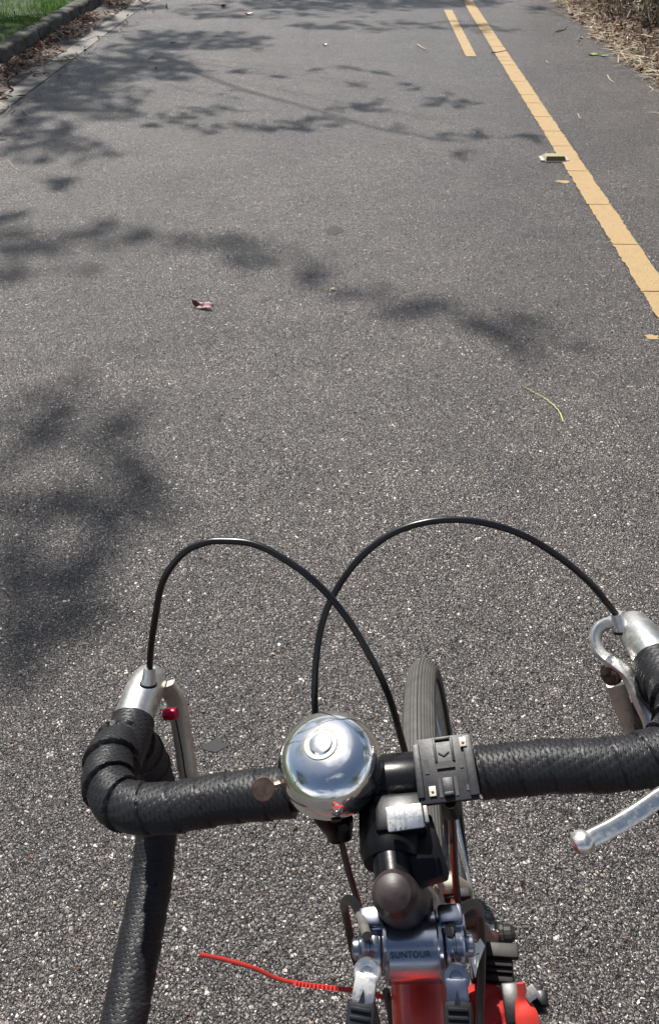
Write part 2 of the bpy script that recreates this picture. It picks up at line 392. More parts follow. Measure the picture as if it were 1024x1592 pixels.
def stripe(name, x0, x1, y0, y1, z, mat, cracks=0, rag=.009, parent=None):
    """painted line of separate worn pieces with ragged edges"""
    root = parent; k = 0; y = y0; pieces = []
    while y < y1-1e-6:
        L = random.choice((.12, .2, .27, .34, .5, .62))*random.uniform(.8, 1.2) if cracks else (y1-y0)
        if cracks and y > 9: L = 6
        ye = min(y1, y+L); n = max(2, int((ye-y)/.018)) if ye < 12 else 60
        A = []; Bq = []
        t0 = random.uniform(-.02, .02) if cracks else 0
        for i in range(n+1):
            yy = y+(ye-y)*i/n
            g = .0035 if (cracks and i in (0, n)) else 0
            yy += g*(1 if i == 0 else -1)
            ra = rag*(noise.noise(Vector((x0*9, yy*45, 0)))+.5*noise.noise(Vector((x0*9, yy*170, 0))))
            rb = rag*(noise.noise(Vector((x1*9, yy*45, 5)))+.5*noise.noise(Vector((x1*9, yy*170, 5))))
            A.append(RD(x0+ra, yy, z)); Bq.append(RD(x1+rb, yy+random.uniform(-.002, .002), z))
        vs = A+Bq; m = n+1
        fs = [(i, m+i, m+i+1, i+1) for i in range(n)]
        pieces.append((vs, fs)); y = ye
    mb = MB()
    for vs, fs in pieces: mb.add(vs, fs)
    o = mb.build(name, mat, root, smooth=False); o['kind'] = 'structure'
    return o
stripe('solid_yellow_line', 1.149, 1.262, -4, 60, .004, M_yel, 1)
stripe('dashed_yellow_line', .892, .980, G(738, 87).y, G(702, 15).y, .004, M_yel, 0)
stripe('white_edge_line', -2.52, -2.355, -4, 60, .004, M_wht, 0, .012)
o = stripe('dashed_yellow_line', .885, .985, 15.5, 19.5, .004, M_yel, 0)

# kerb stones
kerb = empty('kerb'); kerb['kind'] = 'structure'
y = -3.1; kz = .108
while y < 24:
    L = 1.0; y0 = y+.006; y1 = y+L-.006
    dz = random.uniform(-.004, .004); dx = random.uniform(-.006, .006)
    bm = bmesh.new(); nx, ny, nz = 3, 24, 3
    bmesh.ops.create_grid(bm, x_segments=1, y_segments=1, size=1); bm.clear()
    sec = [(-2.97, -.02), (-2.97, kz), (-2.95, kz+.003), (-2.90, kz+.002), (-2.862, kz-.002), (-2.850, kz-.012), (-2.843, kz*.5), (-2.836, -.02)]
    rows = []
    for j in range(ny+1):
        yy = y0+(y1-y0)*j/ny; e = .012 if j in (0, ny) else 0
        row = []
        for (sx, sz) in sec:
            nn = .004*noise.noise(Vector((sx*14, yy*5, sz*14)))+.0035*noise.noise(Vector((sx*40, yy*40, sz*40)))
            row.append(bm.verts.new(RD(sx+dx+nn-(e if sx > -2.86 else 0), yy, max(-.02, sz+dz+nn*.8-(e if sz > .05 else 0)))))
        rows.append(row)
    for j in range(ny):
        for i in range(len(sec)-1): bm.faces.new((rows[j][i], rows[j][i+1], rows[j+1][i+1], rows[j+1][i]))
    bm.faces.new(rows[0]); bm.faces.new(list(reversed(rows[-1])))
    bmesh.ops.recalc_face_normals(bm, faces=bm.faces)
    for f in bm.faces: f.smooth = True
    me = bpy.data.meshes.new('kerb_stone'); bm.to_mesh(me); bm.free(); link(me, 'kerb_stone', M_kerb, kerb)
    y += L

# ------------------------------------------------------------------ small scattered geometry
def scatter(name, mat, items, tmpl_v, tmpl_f, kind='stuff', label=None):
    """items: list of 4x4 matrices; one joined mesh"""
    if not items: return
    tv = np.array(tmpl_v); A = np.array([[list(r) for r in m] for m in items])
    V = np.einsum('nij,kj->nki', A[:, :3, :3], tv)+A[:, None, :3, 3]
    n, k = len(items), len(tv); V = V.reshape(-1, 3)
    F = [];
    for i in range(n):
        b = i*k
        for f in tmpl_f: F.append([b+q for q in f])
    me = bpy.data.meshes.new(name); me.from_pydata(V.tolist(), [], F)
    o = link(me, name, mat); o['kind'] = kind
    if label: o['label'] = label
    return o
def TRS(p, eul, s):
    from mathutils import Euler
    return Matrix.Translation(p)@Euler(eul).to_matrix().to_4x4()@Matrix.Diagonal((*s, 1))

# loose stone chips in the asphalt near the bicycle
OCT = [(1, .2, 0), (.2, 1, 0), (-1, .1, 0), (-.1, -1, 0), (.1, .1, .75), (0, 0, -.6)]
OF = [(0, 1, 4), (1, 2, 4), (2, 3, 4), (3, 0, 4), (1, 0, 5), (2, 1, 5), (3, 2, 5), (0, 3, 5)]
it = []
for _ in range(15000):
    t = random.random()**1.35; Y = .25+4.2*t; d = Y*cos(TH)+H*sin(TH); X = random.uniform(-.47, .47)*d
    r = random.choice((.0014, .0018, .0018, .0023, .003))*random.uniform(.8, 1.25)
    if random.random() < .02: r *= 1.25
    it.append(TRS((X, Y, r*.12), (random.uniform(-.5, .5), random.uniform(-.5, .5), random.uniform(0, 6.3)), (r*1.25, r*random.uniform(.55, 1), r*.8)))
scatter('stone_chips', M_chip, it, OCT, OF, label='tiny pale stone chips lodged in the asphalt surface')

LEAFV = [(-1, 0, .0), (-.4, .42, .10), (.35, .40, .12), (1, 0, .05), (.35, -.40, .10), (-.4, -.42, .12), (0, 0, -.03)]
LEAFF = [(0, 6, 1), (1, 6, 2), (2, 6, 3), (3, 6, 4), (4, 6, 5), (5, 6, 0)]
it = []
for _ in range(3000):
    y = random.uniform(2.5, 15); u = abs(random.gauss(0, .15)); x = -2.83+u
    if random.random() < .04: x += random.uniform(.1, .6)
    if noise.noise(Vector((x*2, y*1.6, 0))) < -.22: continue
    r = random.uniform(.014, .046)
    p = RD(x, y, .012+.02*max(0, .2-u))
    it.append(TRS(p, (random.gauss(0, .4), random.gauss(0, .4), random.uniform(0, 6.3)), (r, r*random.uniform(.5, .9), r*1.3)))
scatter('leaf_litter', M_litter, it, LEAFV, LEAFF, label='brown dead leaves drifted along the gutter below the kerb')
it = []
for _ in range(9000):
    y = random.uniform(4, 20); e = verge_edge(y); x = e-.03+abs(random.gauss(0, .45))
    r = random.uniform(.012, .04)
    it.append(TRS(RD(x, y, max(.006, verge_z(x, y))+random.uniform(0, .07)*min(1, (x-e+.1)*3)), (random.gauss(0, .8), random.gauss(0, .8), random.uniform(0, 6.3)), (r, r*random.uniform(.4, .8), r)))
scatter('leaf_litter', M_litterb, it, LEAFV, LEAFF, label='brown dead leaves lying under the dry straw of the right verge')
STV = [(-1, -.012, 0), (-1, .012, .0), (0, .014, .10), (0, -.014, .10), (1, .006, 0), (1, -.006, 0), (0, 0, .12), (-1, 0, .012)]
STF = [(0, 1, 2, 3), (3, 2, 4, 5), (7, 0, 3, 6), (1, 7, 6, 2)]
it = []
for _ in range(4200):
    y = random.uniform(4, 20); e = verge_edge(y); x = e-.06+abs(random.gauss(0, .20))
    if random.random() < .02: x = e-random.uniform(.05, .35)
    r = random.uniform(.03, .11)
    it.append(TRS(RD(x, y, max(.006, verge_z(x, y))+random.uniform(0, .045)), (random.gauss(0, .3), random.gauss(0, .22), random.gauss(pi*.8, .8)), (r, r*1.5 if random.random() < .7 else r*3, r)))
scatter('dry_straw', M_straw, it, STV, STF, label='pale dry grass stems lying along the edge of the right verge')
# grass on the lawn
GV = [(-.06, 0, 0), (.06, 0, 0), (.04, .12, .55), (-.04, .12, .55), (0, .4, 1)]; GF = [(0, 1, 2, 3), (3, 2, 4)]
it = []
for _ in range(30000):
    y = random.uniform(4.5, 15); x = -2.905-abs(random.gauss(0, .55))
    h = random.uniform(.02, .055)*(1+.6*noise.noise(Vector((x*3, y*3, 0))))
    it.append(TRS(RD(x, y, lawn_z(x, y)-.004), (random.gauss(0, .35), random.gauss(0, .35), random.uniform(0, 6.3)), (h*.75, h, h)))
scatter('grass', M_grass, it, GV, GF, label='short green grass growing behind the kerb')
it = []
for _ in range(160):
    y = random.uniform(4.5, 14); x = -3.0-abs(random.gauss(0, .5)); r = random.uniform(.015, .03)
    it.append(TRS(RD(x, y, lawn_z(x, y)+.03), (random.gauss(0, .5), random.gauss(0, .5), random.uniform(0, 6.3)), (r, r*.6, r)))
scatter('leaf_litter', M_litter, it, LEAFV, LEAFF, label='few pale fallen leaves on the grass behind the kerb')

# small things on the road
def blob(name, px, py, rx, ry, mat, z, label, cat, seed, thick=.0015):
    c = G(px, py); ex = (G(px+rx, py)-c).length; ey = (G(px, py-ry)-c).length
    n = 40; mb = MB(); vs = []
    for lay, (sc, zz) in enumerate(((1, .0003), (.97, thick), )):
        for k in range(n):
            a = 2*pi*k/n; q = 1+(.95 if name == 'paint_smear' else .6)*noise.noise(Vector((cos(a)*1.1+seed, sin(a)*1.1, seed)))+.12*noise.noise(Vector((cos(a)*4+seed, sin(a)*4, seed)))
            vs.append(c+Vector((cos(a)*ex*q*sc, sin(a)*ey*q*sc, z+zz)))
    fs = [(k, (k+1) % n, n+(k+1) % n, n+k) for k in range(n)]+[tuple(range(n, 2*n))]
    mb.add(vs, fs); return tag(mb.build(name, mat, None), label, cat)
blob('tar_spot', 521, 358, 15, 6, M_tar, 0, 'small smooth dark tar spot in the middle of the lane', 'tar spot', 1.2)
blob('tar_spot', 334, 1160, 17, 9, M_tar, 0, 'smooth dark tar spot seen between left brake and bell', 'tar spot', 5.2)
0 and blob('tar_spot', 905, 985, 38, 30, M_tar, -.0010, 'faint dark tar stain beside the right brake lever', 'tar spot', 8.1, .0014)
for (px, py, rx, ry, s, lb) in ((875, 283, 9, 2.2, 2, 'small yellow paint smear below the raised road stud'), (1014, 524, 10, 3.5, 3, 'yellow paint smear at the right edge below the solid line')):
    blob('paint_smear', px, py, rx, ry, M_yel, 0, lb, 'paint smear', s)

def curl_leaf(name, px, py, L, W, rz, mats, label, cat='leaf', curl=.5, tilt=0):
    c = G(px, py); mb = MB(); n, m = 10, 6; vs = []
    for i in range(n+1):
        t = i/n*2-1; wd = W*max(0.02, (1-abs(t)**2.2))*(1-.25*t)
        for j in range(m+1):
            s = j/m*2-1
            z = .004+curl*L*(.35*t*t+.25*sin(t*3.1))+curl*W*.9*s*s*(1-.3*t)+tilt*s*W
            vs.append((t*L, s*wd, max(.001, z)))
    M = Matrix.Rotation(rz, 4, 'Z')
    vs = [c+M@Vector(v) for v in vs]
    fs = [(i*(m+1)+j, i*(m+1)+j+1, (i+1)*(m+1)+j+1, (i+1)*(m+1)+j) for i in range(n) for j in range(m)]
    mb.add(vs, fs)
    if len(mats) > 1:
        for k, f in enumerate(fs): mb.mi[k] = 1 if (k//m) < n*.42 else 0
    o = mb.build(name, mats, None); sm = o.modifiers.new('thickness', 'SOLIDIFY'); sm.thickness = .0007
    return tag(o, label, cat)
curl_leaf('fallen_leaf', 316, 479, .048, .016, radians(-24), [M_leafpink, M_leafred], 'curled maroon and pink dead leaf alone in the left half of the lane', curl=.55, tilt=.35)
curl_leaf('fallen_leaf', 517, 451, .013, .007, radians(35), [M_twig], 'tiny tan leaf scrap in the shadow band mid lane', curl=.5)
curl_leaf('fallen_leaf', 922, 86, .05, .026, radians(10), [M_greenleaf], 'fresh green leaf on the far right lane near the verge', curl=.3)
curl_leaf('fallen_leaf', 938, 88, .04, .02, radians(-30), [M_greenleaf], 'second green leaf tip touching the fresh leaf near the verge', curl=.3)
curl_leaf('fallen_leaf', 902, 60, .025, .018, radians(60), [M_leafpink], 'pale leaf on the right lane just short of the straw', curl=.4)
curl_leaf('fallen_leaf', 32, 186, .03, .012, radians(0), [M_twig], 'pale curled leaf beside the white edge line at the left edge', curl=.4)
curl_leaf('fallen_leaf', 388, 23, .045, .03, radians(15), [M_leafpink], 'pinkish leaf far up the lane near the shadow edge', curl=.4)
curl_leaf('fallen_leaf', 348, 10, .045, .03, radians(70), [M_twigd], 'small dark leaf at the top of the lane in shadow', curl=.4)
curl_leaf('fallen_leaf', 243, 107, .018, .012, radians(70), [M_twigd], 'tiny dark leaf just below the thin branch shadow', curl=.4)
curl_leaf('fallen_leaf', 506, 71, .028, .02, radians(20), [M_leafpink], 'pale leaf on the lane above the leafy shadows', curl=.4)

# dark crevices torn in the surface and grit
it = []
for _ in range(420):
    t = random.random()**1.2; Y = .3+4.5*t; d = Y*cos(TH)+H*sin(TH); X = random.uniform(-.47, .47)*d; r = random.uniform(.0018, .0045)
    it.append(TRS((X, Y, r*.25), (random.uniform(-.6, .6), random.uniform(-.6, .6), random.uniform(0, 6.3)), (r*1.5, r*random.uniform(.4, 1), r)))
scatter('grit', M_litterb, it, OCT, OF, label='scattered dark grit and crumbs lying on the asphalt')
def twig(px, label, r=.0015, mat=M_twig, cat='twig', name='twig', z=.004):
    P = [G(x, y)+Vector((0, 0, z)) for x, y in px]
    P = spline(P, 6); n = len(P)
    for i, p in enumerate(P): p.z += .004*abs(sin(i*1.3))
    mb = MB(); mb.tube(P, [r*(1-.6*i/n) for i in range(n)], 6)
    return tag(mb.build(name, mat, None), label, cat)
twig([(874, 657), (866, 640), (846, 622), (828, 612), (813, 603)], 'thin yellow green stalk lying on the lane near the right', .0022, M_stemgreen, 'stalk', 'plant_stalk')
twig([(815, 604), (822, 600), (828, 597)], 'short tip of dry stalk beside the yellow green stalk', .0012)
twig([(648, 70), (655, 75), (662, 78)], 'short pale twig up the lane left of the dashed line', .006)
twig([(232, 91), (238, 88), (245, 90)], 'small pale twig at the head of the thin branch shadow', .005)
twig([(265, 68), (275, 67)], 'short tan twig in the shade of the upper left lane', .004, M_twigd)
twig([(36, 170), (46, 181), (61, 184)], 'curved pale twig near the left edge of the lane', .0028)
twig([(13, 250), (22, 262), (33, 268)], 'curved pale twig at the left edge below the white line', .0022)
twig([(0, 160), (5, 165), (10, 168)], 'pale twig lying across the white edge line at the left edge', .004)
twig([(17, 163), (16, 170), (10, 178), (3, 182)], 'forked pale twig on the white edge line', .003)
twig([(78, 96), (98, 96), (118, 92), (122, 92)], 'dark stick lying across the white edge line', .005, M_twigd)
twig([(115, 88), (122, 92), (129, 98)], 'pale bent twig at the end of the dark stick', .003)
twig([(68, 116), (74, 115), (80, 116)], 'short dark twig on the lane side of the white line', .007, M_twigd)
twig([(135, 63), (150, 58), (180, 57)], 'long brown twig near the upper end of the white line', .004)
twig([(763, 83), (775, 82), (788, 79)], 'dark twig across the solid yellow line', .004, M_twigd)
twig([(897, 178), (900, 184), (904, 186)], 'bent pale straw on the right lane', .003)
twig([(943, 118), (947, 125), (953, 129)], 'pale straw on the right lane below the green leaf', .004)
twig([(1008, 136), (1013, 140), (1011, 144)], 'tiny pale straw near the right edge', .004)
twig([(848, 96), (852, 100)], 'tiny pale straw on the right lane left of the green leaf', .004)
twig([(925, 57), (937, 62), (960, 66)], 'long pale straw lying just off the right verge', .005)
twig([(947, 72), (951, 77), (955, 88)], 'dark twig beside the straw of the right verge', .005, M_twigd)
twig([(864, 50), (876, 47), (880, 42)], 'dark curved twig in the far right lane', .005, M_twigd)
twig([(1014, 122), (1019, 118), (1024, 120)], 'thick dark twig at the right edge of the frame', .008, M_twigd)
twig([(899, 65), (901, 60), (903, 57)], 'thin dark twig standing out on the far right lane', .004, M_twigd)

# raised road stud beside the solid yellow line
P0 = G(860, 248); stud = empty('road_stud', Matrix.Translation(P0))
tag(stud, 'cream raised road stud with dark reflector beside the solid yellow line', 'road stud')
def frustum(mb, w, d, wt, dt, z0, z1, mi=0):
    vs = [(-w, -d, z0), (w, -d, z0), (w, d, z0), (-w, d, z0), (-wt, -dt, z1), (wt, -dt, z1), (wt, dt, z1), (-wt, dt, z1)]
    mb.add(vs, [(0, 3, 2, 1), (4, 5, 6, 7), (0, 1, 5, 4), (1, 2, 6, 5), (2, 3, 7, 6), (3, 0, 4, 7)], mi=mi)
mb = MB(); frustum(mb, .062, .050, .052, .026, .006, .026)
ob = mb.build('body', M_stud, stud, smooth=False); bv = ob.modifiers.new('b', 'BEVEL'); bv.width = .002; bv.segments = 2
mb = MB()
for s in (-1, 1): mb.box((s*.063, 0, .0045), (.016, .040, .0035), bev=.0015)
mb.box((0, 0, .004), (.060, .054, .0032), bev=.0015)
mb.build('flange', M_studfl, stud)
mb = MB(); vs = [(-.055, -.0500, .008), (.055, -.0500, .008), (.049, -.0290, .0245), (-.049, -.0290, .0245)]
vs += [Vector(v)+Vector((0, -.0015, .0012)) for v in vs]
mb.add(vs, [(4, 5, 6, 7), (0, 1, 5, 4), (1, 2, 6, 5), (2, 3, 7, 6), (3, 0, 4, 7)])
mb.build('reflector', M_lens, stud, smooth=False)

# ------------------------------------------------------------------ trees outside the frame whose leaves shade the road, shrub at the right
def leaf_mesh(name, pts, size, mat, parent, vert=.35):
    n = len(pts); P = np.array(pts)
    a = rng.normal(size=(n, 3)); a[:, 2] *= vert; a /= np.linalg.norm(a, axis=1)[:, None]+1e-9
    b = rng.normal(size=(n, 3)); b[:, 2] *= vert; b -= a*np.sum(a*b, 1)[:, None]; b /= np.linalg.norm(b, axis=1)[:, None]+1e-9
    s = size*rng.uniform(.6, 1.3, n)[:, None]
    V = np.stack([P-a*s, P+b*s*.42, P+a*s, P-b*s*.42], 1).reshape(-1, 3)
    F = np.arange(4*n).reshape(-1, 4)
    me = bpy.data.meshes.new(name); me.from_pydata(V.tolist(), [], F.tolist())
    return link(me, name, mat, parent)
def up(g, h): return g+sv*(h/sv.z)
def shade_pts(e, h, jit=.12):
    cx, cy, rx, ry, dens = e
    c = G(cx, cy); ax = (G(cx+rx, cy)-G(cx-rx, cy)).length/2; ay = abs(G(cx, cy-ry).y-G(cx, cy+ry).y)/2
    n = int(dens*.95*pi*ax*ay/.0042)+3; out = []
    for _ in range(max(2, n//4)):            # sprigs of four leaves, some straying outwards
        r = sqrt(random.random())*(.75+.45*random.random()); t = random.uniform(0, 2*pi)
        g = up(G(cx+rx*r*cos(t), cy+ry*r*sin(t)), h+random.gauss(0, jit)); a = random.uniform(0, 2*pi)
        for q in range(4):
            out.append((g.x+cos(a)*(q-1.5)*.028+random.gauss(0, .022), g.y+sin(a)*(q-1.5)*.028+random.gauss(0, .022), g.z+random.gauss(0, .03)))
    return out
NEAR = [(10, 365, 60, 24, 1.7), (60, 392, 60, 18, 1.5), (120, 372, 60, 16, 1.1), (190, 362, 60, 15, 1.2), (260, 368, 60, 16, 1.3), (330, 382, 70, 20, 1.5), (400, 396, 60, 20, 1.2), (460, 420, 60, 18, .9), (530, 448, 60, 18, .8),
        (600, 466, 70, 20, .9), (670, 482, 70, 20, 1.1), (735, 498, 70, 20, 1.3), (800, 515, 60, 18, 1.1), (855, 538, 40, 14, .7), (20, 425, 50, 20, .8), (90, 420, 70, 12, .4),
        (45, 622, 22, 12, 1.0), (75, 640, 24, 14, 1.2), (112, 632, 22, 26, 1.5), (112, 598, 10, 12, .7), (55, 668, 30, 10, .8), (90, 690, 26, 10, .7), (172, 632, 14, 26, 1.1), (182, 668, 16, 16, 1.2), (160, 690, 30, 10, .5),
        (186, 712, 24, 18, 2.0), (205, 735, 26, 20, 1.8), (228, 762, 18, 18, 1.3), (238, 785, 12, 12, .6), (5, 735, 20, 24, 1.0), (40, 790, 60, 24, 2.0), (100, 800, 50, 20, 1.6), (60, 830, 70, 26, 2.0), (150, 820, 50, 26, 1.8), (160, 860, 36, 22, 1.4), (30, 870, 50, 24, 1.5),
        (100, 872, 40, 18, 1.2), (5, 910, 30, 40, 2.0), (60, 930, 40, 24, .9), (135, 905, 30, 22, .9), (160, 945, 44, 22, .9), (80, 985, 60, 22, .6), (15, 1000, 36, 34, 1.0), (40, 1060, 40, 20, .5), (90, 755, 60, 14, .6), (200, 800, 16, 16, .7)]
FAR = [(560, -18, 260, 16, 2.0), (520, 6, 210, 9, 1.7), (700, 4, 90, 9, 1.1), (330, 22, 60, 10, .9), (600, 40, 150, 9, .7), (470, 22, 120, 8, .5), (760, 44, 60, 7, .5), (850, 15, 40, 8, .5),
       (300, 62, 110, 15, 1.6), (380, 72, 40, 8, .8), (150, 105, 80, 22, 1.7), (240, 90, 60, 14, 1.0), (100, 150, 60, 24, 1.7), (170, 135, 60, 18, 1.1), (60, 205, 60, 26, 1.4), (20, 160, 40, 20, .9), (110, 225, 46, 18, 1.0), (160, 240, 20, 5, .5),
       (205, 157, 24, 7, 1.0), (60, 130, 50, 20, 1.4), (95, 287, 45, 9, 1.1), (25, 330, 40, 10, .8), (10, 235, 30, 12, 1.0),
       (60, 60, 80, 20, 1.5), (20, 95, 50, 16, 1.7), (150, 40, 60, 12, 1.1), (250, 110, 70, 16, 1.4), (150, 175, 70, 14, 1.0), (80, 250, 60, 9, .7), (200, 10, 60, 8, 1.2), (110, 110, 60, 20, 1.0), (220, 75, 60, 10, 1.0), (0, 120, 40, 16, 1.2)]
SPR = [(376, 112, 16, 4, 1.3), (430, 120, 16, 3, .9), (482, 108, 10, 5, 1.0), (537, 108, 14, 4, 1.3), (597, 113, 12, 3, 1.1), (338, 172, 30, 12, 1.1), (350, 150, 20, 6, .5),
       (290, 180, 40, 14, .9), (250, 193, 30, 8, .6), (318, 200, 36, 7, 1.4), (440, 200, 60, 8, 1.5), (400, 195, 26, 6, .9), (480, 188, 40, 7, 1.0), (560, 168, 40, 9, 1.4), (590, 158, 20, 5, .5), (520, 165, 26, 6, .8), (517, 192, 26, 8, 1.3),
       (642, 134, 12, 4, .9), (575, 131, 18, 4, .6), (685, 150, 20, 6, 1.1), (668, 163, 18, 5, 1.0), (722, 162, 20, 5, 1.2), (700, 158, 16, 4, .8), (715, 243, 34, 6, .7), (690, 213, 30, 5, 1.0), (600, 200, 30, 4, .5), (770, 211, 50, 4, .9), (825, 214, 18, 3, .8)]
def tree(label, base, crown_c, r, clumps, extra, leaf, vert=.35):
    t = empty('tree', Matrix.Translation(base)); tag(t, label, 'tree')
    inv = Matrix.Translation(-base); pts = []; cents = []
    for p in clumps: pts += p; cents.append(Vector(np.mean(p, axis=0)))
    for e in extra: pts += e
    leaf_mesh('crown', [tuple(inv@Vector(p)) for p in pts], leaf, M_leafs, t, vert)
    mb = MB(); top = crown_c-base; P = spline([(0, 0, -.1), (.1, .05, top.z*.35), (top.x*.35, top.y*.35, top.z*.7), top], 6); n = len(P)
    mb.tube(P, [r*(1-.7*i/n)*(1.5 if i == 0 else 1) for i in range(n)], 12); mb.build('trunk', M_bark, t)
    for c in cents[::5]:
        q = inv@c; st = P[int(n*.75)]; m1 = st.lerp(q, .5)+Vector((random.uniform(-.2, .2), random.uniform(-.2, .2), .25))
        mb = MB(); mb.tube(spline([st, m1, q], 4), [r*.055*(1-.085*k) for k in range(9)], 5); mb.build('branch', M_bark, t)
    return t
def clump(c, r, n): 
    return [tuple(Vector(c)+Vector((random.gauss(0, r), random.gauss(0, r), random.gauss(0, r*.6)))) for _ in range(n)]
nearc = [shade_pts((*e[:4], e[4]*(1.05 if e[1] < 560 else .70)), 6.4, .25) for e in NEAR]
farc = [shade_pts((*e[:4], e[4]*1.7), 5.0, .25) for e in FAR]
sprc = [shade_pts(e, 3.9, .06) for e in SPR]
ex = [clump((random.uniform(-8.5, -5.0), random.uniform(3.5, 9), random.uniform(5.5, 8.5)), .45, 260) for _ in range(16)]
tree('tall leafy tree on the lawn left of the frame with high crown', Vector((-6.2, 5.2, 0)), Vector((-5.6, 6.2, 6.6)), .16, nearc, ex, .062)
ex = [clump((random.uniform(-9, -5.5), random.uniform(10, 17), random.uniform(4.5, 7.5)), .5, 260) for _ in range(16)]
tree('leafy tree beyond the lawn whose low boughs reach over the lane', Vector((-5.8, 11.5, 0)), Vector((-5.0, 12.6, 5.6)), .17, farc+sprc, ex, .062)
# the thin straight bough whose shadow crosses the lane
thin = [up(G(x, y), 4.2) for x, y in ((190, 80), (235, 96), (300, 113), (380, 140), (470, 165), (520, 180), (590, 200), (650, 210), (700, 219), (770, 213), (830, 214))]
tb = empty('fallen_bough', Matrix.Translation(thin[0])); bpy.data.objects.remove(tb)
tr = [o for o in C.objects if o.name.startswith('tree')][1]
mb = MB(); P = spline([Vector(p)-tr.location for p in thin], 4); mb.tube(P, [.019-.011*i/len(P) for i in range(len(P))], 6); mb.build('branch', M_bark, tr)

# trees and shrubs on the right-hand side
for k, (bx, by, hh, lb) in enumerate(((6.2, 9.5, 6.5, 'broad leafy tree beyond the right verge'), (7.0, 2.5, 6.0, 'leafy tree right of the lane level with the bicycle'), (-7.5, -2.5, 6, 'leafy tree behind the rider on the lawn side'), (7.2, -5, 6.4, 'leafy tree behind the rider on the verge side'))):
    base = RD(bx, by, 0)
    ex = [clump(base+Vector((random.uniform(-1.6, 1.6), random.uniform(-1.8, 1.8), hh*random.uniform(.45, 1))), .5, 230) for _ in range(22)]
    tree(lb, base, base+Vector((0, .2, hh*.85)), .15, ex[:8], ex[8:], .09, .8)
M_shrub = leafmat('shrub_leaf', [(.05, .055, .02), (.09, .085, .03), (.16, .13, .06), (.06, .045, .025)], .6, .2)
for k, (x, y, lb) in enumerate(((2.88, 8.9, 'scrubby shrub with pale stems at the top right corner of the road'), (2.80, 10.1, 'scrubby shrub on the right verge behind the front shrub'), (3.15, 8.0, 'scrubby shrub on the right verge nearest the rider'), (2.55, 11.6, 'straggly shrub at the far end of the straw on the right'))):
    base = RD(x, y, verge_z(x, y)); sh = empty('shrub', Matrix.Translation(base)); tag(sh, lb, 'shrub')
    pts = []
    mb = MB()
    for q in range(46):
        a = random.uniform(0, 2*pi); rr = random.uniform(.1, .75); hh = random.uniform(.25, .85)
        s0 = Vector((random.gauss(0, .22), random.gauss(0, .3), -.02)); s1 = Vector((cos(a)*rr, sin(a)*rr*1.3, hh))
        mid = s0.lerp(s1, .5)+Vector((0, 0, .08)); P = spline([s0, mid, s1], 4)
        mb.tube(P, [.006*(1-.08*i) for i in range(9)], 4)
        for p in P[3:]:
            for _ in range(9): pts.append((p.x+random.gauss(0, .06), p.y+random.gauss(0, .06), max(0, p.z+random.gauss(0, .05))))
    mb.build('stems', M_straw, sh); leaf_mesh('foliage', pts, .032, M_shrub, sh, .8)

# ------------------------------------------------------------------ the bicycle
LAM = radians(11.25); AL = radians(-.31); GC = .9008
Rv = Vector((cos(LAM)*cos(AL), cos(LAM)*sin(AL), sin(LAM))); Fv = Vector((-sin(AL), cos(AL), 0)); Uv = Rv.cross(Fv)
BAR = Vector((.0358, .273, H-.4796))
org = BAR-Uv*GC                               # under the handlebar, on the ground
BM = Matrix(((Rv.x, Fv.x, Uv.x, org.x), (Rv.y, Fv.y, Uv.y, org.y), (Rv.z, Fv.z, Uv.z, org.z), (0, 0, 0, 1)))
BI = BM.inverted()
def V(a, b, c): return Vector((a, b, c+GC))     # right, forward, up from the bar centre
def D(px, py, d): return BI@(CAM+ray(px, py)*d)  # a point seen at (px, py), d metres deep
bike = empty('bicycle', BM)
tag(bike, 'red road bicycle with black taped drop handlebar and chrome bell, seen from the saddle', 'bicycle')
def part(name, mb, mat, parent=bike, label=None, **k):
    o = mb.build(name, mat, parent, **k)
    if label: o['label'] = label
    return o

# handlebar core and tape
L_path = [(-.062, 0, 0), (-.11, 0, 0), (-.150, -.003, 0), (-.183, .002, 0), (-.201, .021, 0), (-.206, .047, -.004), (-.206, .067, -.018), (-.206, .078, -.045), (-.208, .078, -.080), (-.212, .060, -.115), (-.216, .015, -.138), (-.220, -.05, -.145), (-.224, -.125, -.150), (-.226, -.17, -.153)]
core = MB(); core.tube([V(-.09, 0, 0), V(-.03, 0, 0), V(.03, 0, 0), V(.09, 0, 0)], [.0125, .0142, .0142, .0125], 24); bar = part('handlebar', core, M_clampblk)
def tape(side, pitch):
    mb = MB(); pts = [V(a*-side if side > 0 else a, b, c) for a, b, c in L_path]
    if side > 0: pts[0] = V(.0645, 0, 0)
    P = spline(pts, 16)
    # resample evenly
    Q = [P[0]]; acc = 0; st = .0014
    for i in range(1, len(P)):
        seg = (P[i]-P[i-1]).length; t = st-acc
        while t <= seg: Q.append(P[i-1].lerp(P[i], t/seg)); t += st
        acc = seg-(t-st)
    def rf(sd, an, r):
        bend = .42+.85*math.exp(-((sd-.175)/.060)**4)
        x = (sd/pitch-an/(2*pi)) % 1.0
        x = 1-x
        lip = x*.0023*bend if x < .93 else -.0006*bend
        soft = .0004*noise.noise(Vector((sd*60, an*2, side)))
        return r+lip+soft
    mb.tube(Q, .0170, 44, rfun=rf)
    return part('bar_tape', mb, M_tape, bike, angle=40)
tape(-1, .021); tape(1, .021)

